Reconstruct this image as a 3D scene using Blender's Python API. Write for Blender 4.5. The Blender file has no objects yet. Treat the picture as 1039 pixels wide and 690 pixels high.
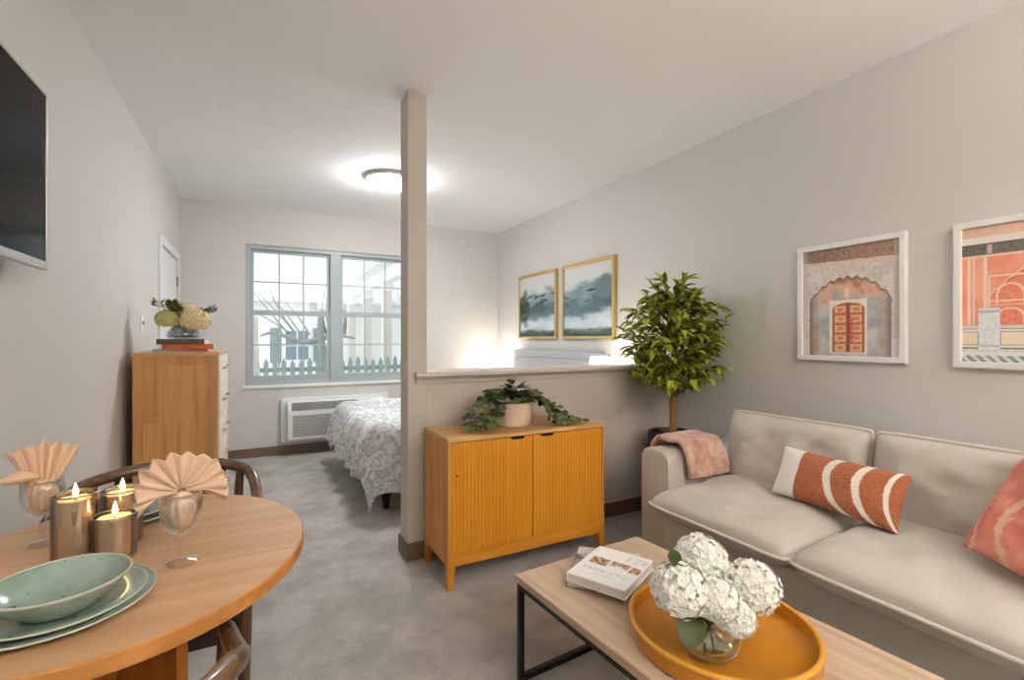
import bpy, bmesh, math, random
from mathutils import Vector, Matrix, noise
PI = math.pi
scene = bpy.context.scene
COL = scene.collection
random.seed(7)

# ------------------------------------------------------------------ helpers
def lin(c):
    def f(x):
        x = x / 255.0
        return x / 12.92 if x <= 0.04045 else ((x + 0.055) / 1.055) ** 2.4
    return tuple(f(x) for x in c[:3])

def col4(c):
    return (*lin(c), 1.0)

def base_mat(name):
    m = bpy.data.materials.new(name)
    m.use_nodes = True
    nt = m.node_tree
    return m, nt, nt.nodes['Principled BSDF']

def N(nt, t, **kw):
    n = nt.nodes.new(t)
    for k, v in kw.items():
        setattr(n, k, v)
    return n

def plain(name, c, rough=0.5, metal=0.0, var=0.06, scale=30, bump=0.0, bscale=120, spec=0.5, coat=0.0, sheen=0.0, sub=0.0):
    """principled surface with a little procedural colour variation and bump"""
    m, nt, b = base_mat(name)
    tc = N(nt, 'ShaderNodeTexCoord')
    no = N(nt, 'ShaderNodeTexNoise'); no.inputs['Scale'].default_value = scale; no.inputs['Detail'].default_value = 4
    nt.links.new(tc.outputs['Object'], no.inputs['Vector'])
    mx = N(nt, 'ShaderNodeMix', data_type='RGBA')
    L = lin(c)
    mx.inputs['A'].default_value = (*[min(1, x * (1 - var)) for x in L], 1)
    mx.inputs['B'].default_value = (*[min(1, x * (1 + var)) for x in L], 1)
    nt.links.new(no.outputs['Fac'], mx.inputs['Factor'])
    nt.links.new(mx.outputs['Result'], b.inputs['Base Color'])
    b.inputs['Roughness'].default_value = rough
    b.inputs['Metallic'].default_value = metal
    b.inputs['Specular IOR Level'].default_value = spec
    b.inputs['Coat Weight'].default_value = coat
    b.inputs['Sheen Weight'].default_value = sheen
    if sub:
        b.inputs['Subsurface Weight'].default_value = sub
        b.inputs['Subsurface Radius'].default_value = (0.01, 0.006, 0.004)
    if bump:
        n2 = N(nt, 'ShaderNodeTexNoise'); n2.inputs['Scale'].default_value = bscale; n2.inputs['Detail'].default_value = 3
        nt.links.new(tc.outputs['Object'], n2.inputs['Vector'])
        bp = N(nt, 'ShaderNodeBump'); bp.inputs['Strength'].default_value = bump; bp.inputs['Distance'].default_value = 0.01
        nt.links.new(n2.outputs['Fac'], bp.inputs['Height'])
        nt.links.new(bp.outputs['Normal'], b.inputs['Normal'])
    return m

def wood(name, c1, c2, grain='X', rough=0.45, scale=1.0, spec=0.4, stave=0.0):
    """wood with grain stretched along one object axis; stave > 0 adds glued strips of that width"""
    m, nt, b = base_mat(name)
    tc = N(nt, 'ShaderNodeTexCoord')
    mp = N(nt, 'ShaderNodeMapping')
    s = [18 * scale] * 3
    s['XYZ'.index(grain)] = 1.1 * scale
    mp.inputs['Scale'].default_value = s
    nt.links.new(tc.outputs['Object'], mp.inputs['Vector'])
    n1 = N(nt, 'ShaderNodeTexNoise'); n1.inputs['Scale'].default_value = 1.0; n1.inputs['Detail'].default_value = 6; n1.inputs['Distortion'].default_value = 0.8
    nt.links.new(mp.outputs['Vector'], n1.inputs['Vector'])
    mp2 = N(nt, 'ShaderNodeMapping')
    s2 = [90 * scale] * 3
    s2['XYZ'.index(grain)] = 2.5 * scale
    mp2.inputs['Scale'].default_value = s2
    nt.links.new(tc.outputs['Object'], mp2.inputs['Vector'])
    n2 = N(nt, 'ShaderNodeTexNoise'); n2.inputs['Scale'].default_value = 1.0; n2.inputs['Detail'].default_value = 3
    nt.links.new(mp2.outputs['Vector'], n2.inputs['Vector'])
    ad = N(nt, 'ShaderNodeMath', operation='MULTIPLY_ADD')
    nt.links.new(n2.outputs['Fac'], ad.inputs[0]); ad.inputs[1].default_value = 0.35
    nt.links.new(n1.outputs['Fac'], ad.inputs[2])
    rp = N(nt, 'ShaderNodeValToRGB')
    rp.color_ramp.elements[0].position = 0.42; rp.color_ramp.elements[0].color = col4(c2)
    rp.color_ramp.elements[1].position = 0.85; rp.color_ramp.elements[1].color = col4(c1)
    last = ad.outputs[0]
    if stave:
        vo = N(nt, 'ShaderNodeTexVoronoi'); vo.feature = 'F1'
        mp3 = N(nt, 'ShaderNodeMapping')
        s3 = [1.0 / stave] * 3; s3['XYZ'.index(grain)] = 1.3
        mp3.inputs['Scale'].default_value = s3
        nt.links.new(tc.outputs['Object'], mp3.inputs['Vector'])
        sn = N(nt, 'ShaderNodeVectorMath', operation='FLOOR')
        nt.links.new(mp3.outputs['Vector'], sn.inputs[0])
        wn = N(nt, 'ShaderNodeTexWhiteNoise'); wn.noise_dimensions = '3D'
        nt.links.new(sn.outputs[0], wn.inputs['Vector'])
        a2 = N(nt, 'ShaderNodeMath', operation='MULTIPLY_ADD')
        nt.links.new(wn.outputs['Value'], a2.inputs[0]); a2.inputs[1].default_value = 0.22
        nt.links.new(last, a2.inputs[2])
        last = a2.outputs[0]
    nt.links.new(last, rp.inputs['Fac'])
    nt.links.new(rp.outputs['Color'], b.inputs['Base Color'])
    b.inputs['Roughness'].default_value = rough
    b.inputs['Specular IOR Level'].default_value = spec
    bp = N(nt, 'ShaderNodeBump'); bp.inputs['Strength'].default_value = 0.08; bp.inputs['Distance'].default_value = 0.004
    nt.links.new(n2.outputs['Fac'], bp.inputs['Height'])
    nt.links.new(bp.outputs['Normal'], b.inputs['Normal'])
    return m

def painted(name, rough=0.5, bump=0.0, bscale=150, sheen=0.0, spec=0.3):
    """base colour from the mesh's own colour attribute (prints, patterned cloth, leaf tones)"""
    m, nt, b = base_mat(name)
    at = N(nt, 'ShaderNodeAttribute'); at.attribute_name = 'Col'
    nt.links.new(at.outputs['Color'], b.inputs['Base Color'])
    b.inputs['Roughness'].default_value = rough
    b.inputs['Sheen Weight'].default_value = sheen
    b.inputs['Specular IOR Level'].default_value = spec
    if bump:
        tc = N(nt, 'ShaderNodeTexCoord')
        n2 = N(nt, 'ShaderNodeTexNoise'); n2.inputs['Scale'].default_value = bscale; n2.inputs['Detail'].default_value = 3
        nt.links.new(tc.outputs['Object'], n2.inputs['Vector'])
        bp = N(nt, 'ShaderNodeBump'); bp.inputs['Strength'].default_value = bump; bp.inputs['Distance'].default_value = 0.006
        nt.links.new(n2.outputs['Fac'], bp.inputs['Height'])
        nt.links.new(bp.outputs['Normal'], b.inputs['Normal'])
    return m

def emit(name, c, strength):
    m, nt, b = base_mat(name)
    b.inputs['Base Color'].default_value = col4(c)
    b.inputs['Emission Color'].default_value = col4(c)
    b.inputs['Emission Strength'].default_value = strength
    b.inputs['Roughness'].default_value = 0.4
    return m

def clear_glass(name, tint=(255, 255, 255), rough=0.0, ior=1.45):
    m, nt, b = base_mat(name)
    b.inputs['Base Color'].default_value = col4(tint)
    b.inputs['Transmission Weight'].default_value = 1.0
    b.inputs['Roughness'].default_value = rough
    b.inputs['IOR'].default_value = ior
    return m

def thin_glass(name, tint, refl, rough=0.02, rcol=(255, 255, 255)):
    """thin pane: straight-through light plus a mirror share"""
    m, nt, b = base_mat(name)
    nt.nodes.remove(b)
    out = [n for n in nt.nodes if n.type == 'OUTPUT_MATERIAL'][0]
    tr = N(nt, 'ShaderNodeBsdfTransparent'); tr.inputs['Color'].default_value = col4(tint)
    gl = N(nt, 'ShaderNodeBsdfGlossy'); gl.inputs['Roughness'].default_value = rough; gl.inputs['Color'].default_value = col4(rcol)
    lw = N(nt, 'ShaderNodeLayerWeight'); lw.inputs['Blend'].default_value = 0.25
    ad = N(nt, 'ShaderNodeMath', operation='MULTIPLY_ADD'); ad.use_clamp = True
    nt.links.new(lw.outputs['Fresnel'], ad.inputs[0]); ad.inputs[1].default_value = 0.6; ad.inputs[2].default_value = refl
    mx = N(nt, 'ShaderNodeMixShader')
    nt.links.new(ad.outputs[0], mx.inputs[0]); nt.links.new(tr.outputs[0], mx.inputs[1]); nt.links.new(gl.outputs[0], mx.inputs[2])
    nt.links.new(mx.outputs[0], out.inputs['Surface'])
    return m

# ---- object makers
def obj(name, bm, mat, parent=None, smooth=False, loc=None, rot=None, bevel=0.0, seg=2, subsurf=0, label=None, auto=None):
    bmesh.ops.recalc_face_normals(bm, faces=bm.faces)
    me = bpy.data.meshes.new(name)
    bm.to_mesh(me); bm.free()
    for m in (mat if isinstance(mat, (list, tuple)) else [mat]):
        me.materials.append(m)
    if smooth:
        for p in me.polygons: p.use_smooth = True
    o = bpy.data.objects.new(name, me)
    COL.objects.link(o)
    if parent is not None: o.parent = parent
    if loc: o.location = loc
    if rot: o.rotation_euler = rot
    if bevel:
        md = o.modifiers.new('edge', 'BEVEL'); md.width = bevel; md.segments = seg; md.limit_method = 'ANGLE'; md.angle_limit = math.radians(40)
        md.harden_normals = False
    if subsurf:
        md = o.modifiers.new('soft', 'SUBSURF'); md.levels = subsurf; md.render_levels = subsurf
    if auto:
        try: me.set_sharp_from_angle(angle=math.radians(auto))
        except Exception: pass
    if label: o['label'] = label
    return o

def tag(o, label, cat, group=None, kind=None):
    o['label'] = label; o['category'] = cat
    if group: o['group'] = group
    if kind: o['kind'] = kind
    return o

def thing(name, label, cat, loc=(0, 0, 0), rz=0.0, group=None):
    o = bpy.data.objects.new(name, None); COL.objects.link(o)
    o.empty_display_size = 0.05
    o.location = loc; o.rotation_euler = (0, 0, rz)
    return tag(o, label, cat, group)

def struct(name, bm, mat, parent=None, **kw):
    o = obj(name, bm, mat, parent, **kw)
    o['kind'] = 'structure'
    return o

def copy_tree(o, parent=None):
    c = o.copy(); COL.objects.link(c)
    if parent is not None: c.parent = parent
    for ch in list(o.children):
        copy_tree(ch, c)
    return c

def BM(): return bmesh.new()

def box(bm, x0, x1, y0, y1, z0, z1, mi=0):
    v = [bm.verts.new(p) for p in ((x0, y0, z0), (x1, y0, z0), (x1, y1, z0), (x0, y1, z0), (x0, y0, z1), (x1, y0, z1), (x1, y1, z1), (x0, y1, z1))]
    for f in ((0, 3, 2, 1), (4, 5, 6, 7), (0, 1, 5, 4), (1, 2, 6, 5), (2, 3, 7, 6), (3, 0, 4, 7)):
        bm.faces.new([v[i] for i in f]).material_index = mi
    return v

def boxes(*bs):
    bm = BM()
    for b in bs: box(bm, *b)
    return bm

def prism(bm, pts, axis, a0, a1):
    """extrude a 2-D outline along an axis. axis 'X': pts=(y,z); 'Y': (x,z); 'Z': (x,y)"""
    def mk(p, a):
        return {'X': (a, p[0], p[1]), 'Y': (p[0], a, p[1]), 'Z': (p[0], p[1], a)}[axis]
    A = [bm.verts.new(mk(p, a0)) for p in pts]; B = [bm.verts.new(mk(p, a1)) for p in pts]
    n = len(pts)
    bm.faces.new(A[::-1]); bm.faces.new(B)
    for i in range(n):
        bm.faces.new((A[i], A[(i + 1) % n], B[(i + 1) % n], B[i]))
    return bm

def lathe(bm, prof, c=(0, 0, 0), seg=40):
    rings = []
    for r, z in prof:
        if r < 1e-6:
            rings.append([bm.verts.new((c[0], c[1], c[2] + z))])
        else:
            rings.append([bm.verts.new((c[0] + r * math.cos(2 * PI * i / seg), c[1] + r * math.sin(2 * PI * i / seg), c[2] + z)) for i in range(seg)])
    for A, B in zip(rings, rings[1:]):
        for i in range(seg):
            j = (i + 1) % seg
            if len(A) == 1 and len(B) == 1: break
            if len(A) == 1: bm.faces.new((A[0], B[i], B[j]))
            elif len(B) == 1: bm.faces.new((A[i], A[j], B[0]))
            else: bm.faces.new((A[i], A[j], B[j], B[i]))
    return bm

def smooth_path(pts, n=8, closed=False):
    """Catmull-Rom through pts"""
    P = [Vector(p) for p in pts]; out = []
    L = len(P)
    rng = range(L if closed else L - 1)
    for i in rng:
        g = (lambda k: P[k % L]) if closed else (lambda k: P[max(0, min(L - 1, k))])
        p0, p1, p2, p3 = g(i - 1), g(i), g(i + 1), g(i + 2)
        for k in range(n):
            t = k / n
            out.append(0.5 * ((2 * p1) + (p2 - p0) * t + (2 * p0 - 5 * p1 + 4 * p2 - p3) * t * t + (3 * p1 - p0 - 3 * p2 + p3) * t ** 3))
    if not closed: out.append(P[-1])
    return out

def tube(bm, path, rad, seg=8, closed=False, flat=1.0, up=(0, 0, 1)):
    """sweep a circle (flattened along the up direction by flat) along a path; rad is a number or one per point"""
    P = [Vector(p) for p in path]; n = len(P)
    R = rad if isinstance(rad, (list, tuple)) else [rad] * n
    rings = []; prev = None
    for i in range(n):
        a = P[(i - 1) % n] if closed or i > 0 else P[i]
        b = P[(i + 1) % n] if closed or i < n - 1 else P[i]
        t = (b - a)
        if t.length < 1e-9: t = Vector((0, 0, 1))
        t.normalize()
        if flat != 1.0:
            s = t.cross(Vector(up))
        elif prev is None:
            s = t.cross(Vector((0, 0, 1)))
            if s.length < 1e-3: s = t.cross(Vector((1, 0, 0)))
        else:
            s = prev - t * prev.dot(t)
        if s.length < 1e-6: s = Vector((1, 0, 0))
        s.normalize(); prev = s
        u = s.cross(t).normalized()
        rings.append([bm.verts.new(P[i] + s * (R[i] * math.cos(2 * PI * k / seg)) + u * (R[i] * flat * math.sin(2 * PI * k / seg))) for k in range(seg)])
    m = n if closed else n - 1
    for i in range(m):
        A, B = rings[i], rings[(i + 1) % n]
        for k in range(seg):
            j = (k + 1) % seg
            bm.faces.new((A[k], A[j], B[j], B[k]))
    if not closed:
        bm.faces.new(rings[0][::-1]); bm.faces.new(rings[-1])
    return bm

def grid_surface(bm, nx, ny, fn, cfn=None, wrap=False):
    """a sheet from fn(u,v)->xyz, u,v in 0..1; cfn(u,v)-> sRGB 0-255 colour"""
    V = [[bm.verts.new(fn(i / nx, j / ny)) for j in range(ny + 1)] for i in range(nx + 1)]
    lay = bm.loops.layers.float_color.get('Col') or (bm.loops.layers.float_color.new('Col') if cfn else None)
    for i in range(nx):
        for j in range(ny):
            f = bm.faces.new((V[i][j], V[i + 1][j], V[i + 1][j + 1], V[i][j + 1]))
            if cfn:
                for l, (a, b) in zip(f.loops, ((i, j), (i + 1, j), (i + 1, j + 1), (i, j + 1))):
                    l[lay] = col4(cfn(a / nx, b / ny))
    return V

def nz(x, y, z=0.0, s=1.0): return noise.noise(Vector((x * s, y * s, z * s)))
def fb(x, y, z=0.0, s=1.0, o=4): return noise.fractal(Vector((x * s, y * s, z * s)), 1.0, 2.0, o)
def mixc(a, b, t):
    t = max(0.0, min(1.0, t)); return tuple(x + (y - x) * t for x, y in zip(a, b))
def sstep(a, b, x):
    t = max(0.0, min(1.0, (x - a) / (b - a))); return t * t * (3 - 2 * t)

def pillow(bm, w, h, t, nx=40, ny=30, p=3.0, pinch=0.05, wr=0.006, seed=0.0, cfn=None, cback=None, sag=0.0, rc=0.0):
    """knife-edge cushion in the XZ plane (width w along X, height h along Z, thickness t along Y), centred at 0. cfn(u,v) colours the -Y face"""
    def prof(a): return max(0.0, 1 - abs(a) ** p)
    def pt(side):
        def f(u0, v0):
            u, v = 2 * u0 - 1, 2 * v0 - 1
            # finer rows near the rim
            u = math.sin(u * PI / 2) * 0.65 + u * 0.35; v = math.sin(v * PI / 2) * 0.65 + v * 0.35
            cr = 1 - rc * abs(u * v) ** 7
            x = cr * w / 2 * u * (1 - pinch * (1 - v * v) * abs(u)); z = cr * h / 2 * v * (1 - pinch * (1 - u * u) * abs(v))
            e = math.sqrt(max(0.0, prof(u) * prof(v)))
            y = side * t / 2 * (e ** 0.8)
            y += side * wr * e * 2.2 * fb(x * 6 + seed, z * 6, side * 3 + seed, 1.0, 3) 
            z -= sag * e
            return (x, y, z)
        return f
    grid_surface(bm, nx, ny, pt(-1), cfn)
    grid_surface(bm, nx, ny, pt(1), cback or cfn)
    bmesh.ops.remove_doubles(bm, verts=bm.verts, dist=1e-5)
    return bm

def pillow_rim(w, h, pinch, n=24, rc=0.0):
    pts = []; w0, h0 = w, h
    def q(u, v):
        cr = 1 - rc * abs(u * v) ** 7
        w, h = w0 * cr, h0 * cr
        return (w / 2 * u * (1 - pinch * (1 - v * v) * abs(u)), 0, h / 2 * v * (1 - pinch * (1 - u * u) * abs(v)))
    for k in range(n): pts.append(q(-1 + 2 * k / n, -1))
    for k in range(n): pts.append(q(1, -1 + 2 * k / n))
    for k in range(n): pts.append(q(1 - 2 * k / n, 1))
    for k in range(n): pts.append(q(-1, 1 - 2 * k / n))
    return pts

def leaf(bm, p, d, up, L, W, lay=None, c=None, cup=0.25, droop=0.2, blunt=0.5):
    """one folded leaf: base at p, pointing along d"""
    d = Vector(d).normalized(); up = Vector(up)
    s = d.cross(up)
    if s.length < 1e-4: s = d.cross(Vector((1, 0, 0.3)))
    s.normalize(); n = s.cross(d).normalized()
    p = Vector(p)
    a = bm.verts.new(p)
    m1 = bm.verts.new(p + d * L * 0.33 - n * L * 0.02)
    m2 = bm.verts.new(p + d * L * 0.7 - n * L * droop * 0.4)
    l1 = bm.verts.new(p + d * L * 0.3 + s * W * 0.46 + n * W * cup)
    l2 = bm.verts.new(p + d * L * 0.66 + s * W * 0.42 * (0.6 + blunt * 0.7) + n * W * cup * 0.8 - n * L * droop * 0.35)
    r1 = bm.verts.new(p + d * L * 0.3 - s * W * 0.46 + n * W * cup)
    r2 = bm.verts.new(p + d * L * 0.66 - s * W * 0.42 * (0.6 + blunt * 0.7) + n * W * cup * 0.8 - n * L * droop * 0.35)
    t = bm.verts.new(p + d * L - n * L * droop)
    fs = [bm.faces.new(q) for q in ((a, l1, m1), (l1, l2, m2, m1), (l2, t, m2), (a, m1, r1), (m1, m2, r2, r1), (m2, t, r2))]
    if lay is not None:
        for f in fs:
            for l in f.loops: l[lay] = col4(c)

# ------------------------------------------------------------------ materials
WALL = plain('wall_paint', (207, 205, 201), 0.55, var=0.012, scale=3, bump=0.06, bscale=220, spec=0.3)
WALL_SHADED = plain('wall_paint_shaded', (195, 187, 178), 0.55, var=0.012, scale=3, bump=0.06, bscale=220, spec=0.3)  # same paint as the walls, colour darkened because these faces are lit less
CEIL = plain('ceiling_paint', (243, 243, 243), 0.8, var=0.012, scale=8, bump=0.22, bscale=38, spec=0.2)
TRIMP = plain('ledge_paint', (205, 197, 189), 0.4, var=0.02)
BASEB = plain('vinyl_baseboard', (112, 92, 74), 0.5, var=0.06, scale=12)
WHITE = plain('white_paint', (236, 236, 234), 0.4, var=0.01)
VINYL = plain('window_vinyl', (168, 180, 182), 0.4, var=0.01)  # white vinyl, its backlit shade put into the base colour
DOORP = plain('door_paint', (226, 228, 230), 0.4, var=0.01)
BLACKM = plain('black_metal', (24, 22, 21), 0.45, var=0.1, metal=0.3)
NICKEL = plain('brushed_nickel', (150, 148, 145), 0.3, metal=1.0, var=0.05)
SILVER = plain('silver_plastic', (176, 175, 170), 0.35, metal=0.6, var=0.03)
PANE = thin_glass('window_glass', (250, 252, 252), 0.02)
def carpet_mat():
    m, nt, b = base_mat('carpet')
    tc = N(nt, 'ShaderNodeTexCoord')
    n1 = N(nt, 'ShaderNodeTexNoise'); n1.inputs['Scale'].default_value = 3.2; n1.inputs['Detail'].default_value = 5; n1.inputs['Roughness'].default_value = 0.65
    n2 = N(nt, 'ShaderNodeTexNoise'); n2.inputs['Scale'].default_value = 160; n2.inputs['Detail'].default_value = 2
    for n in (n1, n2): nt.links.new(tc.outputs['Object'], n.inputs['Vector'])
    r1 = N(nt, 'ShaderNodeValToRGB')
    r1.color_ramp.elements[0].position = 0.40; r1.color_ramp.elements[0].color = col4((166, 162, 156))
    r1.color_ramp.elements[1].position = 0.60; r1.color_ramp.elements[1].color = col4((193, 190, 185))
    nt.links.new(n1.outputs['Fac'], r1.inputs['Fac'])
    r2 = N(nt, 'ShaderNodeValToRGB')
    r2.color_ramp.elements[0].position = 0.3; r2.color_ramp.elements[0].color = (0.66, 0.66, 0.66, 1)
    r2.color_ramp.elements[1].position = 0.7; r2.color_ramp.elements[1].color = (1, 1, 1, 1)
    nt.links.new(n2.outputs['Fac'], r2.inputs['Fac'])
    mx = N(nt, 'ShaderNodeMix', data_type='RGBA', blend_type='MULTIPLY'); mx.inputs['Factor'].default_value = 0.75
    nt.links.new(r1.outputs['Color'], mx.inputs['A']); nt.links.new(r2.outputs['Color'], mx.inputs['B'])
    nt.links.new(mx.outputs['Result'], b.inputs['Base Color'])
    b.inputs['Roughness'].default_value = 0.95; b.inputs['Specular IOR Level'].default_value = 0.1; b.inputs['Sheen Weight'].default_value = 0.2
    bp = N(nt, 'ShaderNodeBump'); bp.inputs['Strength'].default_value = 0.7; bp.inputs['Distance'].default_value = 0.01
    nt.links.new(n2.outputs['Fac'], bp.inputs['Height']); nt.links.new(bp.outputs['Normal'], b.inputs['Normal'])
    return m
CARPET = carpet_mat()

# ------------------------------------------------------------------ room
XL, XR, YB, YF, ZC = -0.745, 2.88, 5.90, -2.30, 2.74
WX0, WX1, WZ0, WZ1 = -0.156, 1.690, 0.778, 2.324         # window opening
DY0, DY1, DZ = 4.84, 5.76, 2.08                            # closet door opening in the left wall
struct('floor', boxes((XL - .12, XR + .12, YF - .12, YB + .14, -0.12, 0)), CARPET)
struct('ceiling', boxes((XL - .12, XR + .12, YF - .12, YB + .14, ZC, ZC + .12)), CEIL)
struct('wall_left', boxes((XL - .12, XL, YF - .12, DY0, 0, ZC), (XL - .12, XL, DY1, YB + .14, 0, ZC), (XL - .12, XL, DY0, DY1, DZ, ZC), (XL - .12, XL - .09, DY0, DY1, 0, DZ)), WALL)
struct('wall_right', boxes((XR, XR + .12, YF - .12, YB + .14, 0, ZC)), WALL)
struct('wall_back', boxes((XL, WX0, YB, YB + .14, 0, ZC), (WX1, XR, YB, YB + .14, 0, ZC), (WX0, WX1, YB, YB + .14, 0, WZ0), (WX0, WX1, YB, YB + .14, WZ1, ZC)), WALL)
struct('wall_front', boxes((XL, XR, YF - .12, YF, 0, ZC)), WALL)
# half wall with its full-height end post
HY0, HY1 = 2.735, 2.895
struct('wall_half', boxes((0.868, XR, HY0, HY1, 0, 1.066)), WALL_SHADED)
struct('column', boxes((0.752, 0.868, HY0, HY1, 0, ZC)), WALL_SHADED, bevel=0.004)
bm = BM()
prism(bm, [(2.676, 1.072), (2.682, 1.066), (2.735, 1.066), (2.735, 1.096), (2.682, 1.096), (2.676, 1.090)], 'X', 0.790, XR)
box(bm, 0.868, XR, HY0, HY1, 1.066, 1.096)
prism(bm, [(2.895, 1.066), (2.950, 1.066), (2.956, 1.072), (2.956, 1.090), (2.950, 1.096), (2.895, 1.096)], 'X', 0.790, XR)
prism(bm, [(2.735, 1.022), (2.726, 1.022), (2.722, 1.030), (2.720, 1.040), (2.712, 1.052), (2.700, 1.060), (2.698, 1.066), (2.735, 1.066)], 'X', 0.800, XR)
struct('trim_1', bm, TRIMP)
# baseboards
BH, BT = 0.10, 0.012
struct('baseboard_left', boxes((XL, XL + BT, YF, DY0 - .075, 0, BH)), BASEB, bevel=.003)
struct('baseboard_right', boxes((XR - BT, XR, YF, HY0, 0, BH), (XR - BT, XR, HY1, YB, 0, BH)), BASEB, bevel=.003)
struct('baseboard_back', boxes((XL, XR - BT, YB - BT, YB, 0, BH)), BASEB, bevel=.003)
struct('baseboard_half', boxes((0.740, XR - BT, HY0 - BT, HY0, 0, BH), (0.740, 0.752, HY0, HY1, 0, BH), (0.740, XR - BT, HY1, HY1 + BT, 0, BH)), BASEB, bevel=.003)

# closet door in the left wall
d = struct('door_1', boxes((XL - .045, XL - .005, DY0 + .004, DY1 - .004, 0.006, DZ - .004)), DOORP, bevel=.003)
bm = boxes((XL, XL + .018, DY0 - .07, DY0, 0, DZ + .07), (XL, XL + .018, DY1, DY1 + .07, 0, DZ + .07), (XL, XL + .018, DY0, DY1, DZ, DZ + .07))
obj('door_casing', bm, DOORP, d, bevel=.004)
for z0, z1 in ((0.18, 0.85), (1.0, 1.92)):
    bm = BM()
    for y0, y1 in ((DY0 + .12, (DY0 + DY1) / 2 - .05), ((DY0 + DY1) / 2 + .05, DY1 - .12)):
        box(bm, XL - .008, XL + .002, y0, y1, z0, z1)
    obj('door_panel', bm, DOORP, d, bevel=.006)
for y in (DY0 + .012, DY1 - .012):
    for z in (0.3, 1.86):
        obj('hinge', boxes((XL - .004, XL + .012, y - .014, y + .014, z - .05, z + .05)), NICKEL, d, bevel=.002)
k = BM(); lathe(k, [(0, 0), (.012, 0), (.012, .03), (.026, .04), (.028, .055), (.018, .066), (0, .068)], seg=20)
obj('door_knob', k, NICKEL, d, smooth=True, loc=(XL - .004, DY1 - .09, .96), rot=(0, PI / 2, 0))

# window: two double-hung units side by side
w = struct('window_1', boxes((WX0, WX0 + .045, YB + .02, YB + .11, WZ0, WZ1), (WX1 - .045, WX1, YB + .02, YB + .11, WZ0, WZ1),
                             (WX0 + .045, WX1 - .045, YB + .02, YB + .11, WZ1 - .045, WZ1), (WX0 + .045, WX1 - .045, YB + .02, YB + .11, WZ0, WZ0 + .045)), VINYL, bevel=.003)
XM = (WX0 + WX1) / 2
obj('mullion', boxes((XM - .055, XM + .055, YB + .01, YB + .11, WZ0 + .045, WZ1 - .045)), VINYL, w, bevel=.003)
obj('window_sill', boxes((WX0 - .03, WX1 + .03, YB - .025, YB + .02, WZ0 - .028, WZ0 + .004)), WHITE, w, bevel=.005)
ZM = 1.577
for a, b in ((WX0 + .045, XM - .055), (XM + .055, WX1 - .045)):
    for lo, hi, yy in ((WZ0 + .045, ZM + .025, YB + .035), (ZM - .015, WZ1 - .045, YB + .065)):
        s = .034
        r = .05 if lo > 1 else .062
        sash = obj('sash', boxes((a, a + s, yy, yy + .028, lo, hi), (b - s, b, yy, yy + .028, lo, hi),
                                 (a + s, b - s, yy, yy + .028, hi - (.034 if lo > 1 else .05), hi), (a + s, b - s, yy, yy + .028, lo, lo + r)), VINYL, w, bevel=.002)
        gx0, gx1, gz0, gz1 = a + s, b - s, lo + r, hi - .04
        bm = BM()
        for k in (1, 2):
            x = gx0 + (gx1 - gx0) * k / 3
            box(bm, x - .008, x + .008, yy + .008, yy + .02, gz0 - .01, gz1 + .01)
        zc = (gz0 + gz1) / 2
        box(bm, gx0 - .004, gx1 + .004, yy + .009, yy + .019, zc - .008, zc + .008)
        obj('muntin', bm, VINYL, sash)
        obj('pane', boxes((gx0 - .01, gx1 + .01, yy + .0125, yy + .0155, gz0 - .01, gz1 + .01)), PANE, sash)

# ------------------------------------------------------------------ outside, seen through the window
SNOW = plain('pale_paving', (225, 226, 226), 0.8, var=0.03, scale=2)
SIDING = plain('white_siding', (230, 230, 228), 0.6, var=0.02)
ROOFM = plain('pale_shingle', (205, 206, 206), 0.8, var=0.08, scale=6)
TANP = plain('tan_column_paint', (204, 196, 186), 0.6, var=0.04)
TEAL = plain('grey_green_paint', (128, 144, 142), 0.6, var=0.06)
BARKG = plain('grey_bark', (132, 138, 134), 0.9, var=0.2, scale=40, bump=0.5)
GREYG = plain('dim_window_glass', (120, 136, 146), 0.15, var=0.05)
struct('ground', boxes((-14, 18, YB + .14, 34, -.30, -.15)), SNOW)
# house across the yard
h = thing('house', 'white sided house across the yard with a pale shingle roof', 'house', (1.0, 16.0, -.15))
bm = boxes((-7, 6, 0, 4, 0, 2.75))
for k in range(15):
    box(bm, -7, 6, -.012, 0, 0.05 + k * .18, 0.20 + k * .18)
obj('wall', bm, SIDING, h)
bm = BM(); prism(bm, [(-.45, 2.55), (4.4, 5.6), (4.4, 5.5), (-.3, 2.5)], 'X', -7.3, 6.3)
for k in range(46):
    x = -7.2 + k * .295
    prism(bm, [(-.46, 2.57), (4.38, 5.62), (4.38, 5.66), (-.46, 2.61)], 'X', x, x + .07)
obj('roof', bm, ROOFM, h)
f = obj('window', boxes((-.42, .34, -.06, -.01, .75, 1.75)), SIDING, h)
obj('pane', boxes((-.36, -.06, -.07, -.055, .81, 1.22), (-.02, .28, -.07, -.055, .81, 1.22), (-.36, -.06, -.07, -.055, 1.28, 1.69), (-.02, .28, -.07, -.055, 1.28, 1.69)), GREYG, f)
for x in (-.78, .42):
    bm = boxes((x, x + .30, -.05, -.012, .72, 1.78))
    for k in range(9): box(bm, x + .03, x + .27, -.065, -.05, .78 + k * .108, .84 + k * .108)
    obj('shutter', bm, TEAL, h)
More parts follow.
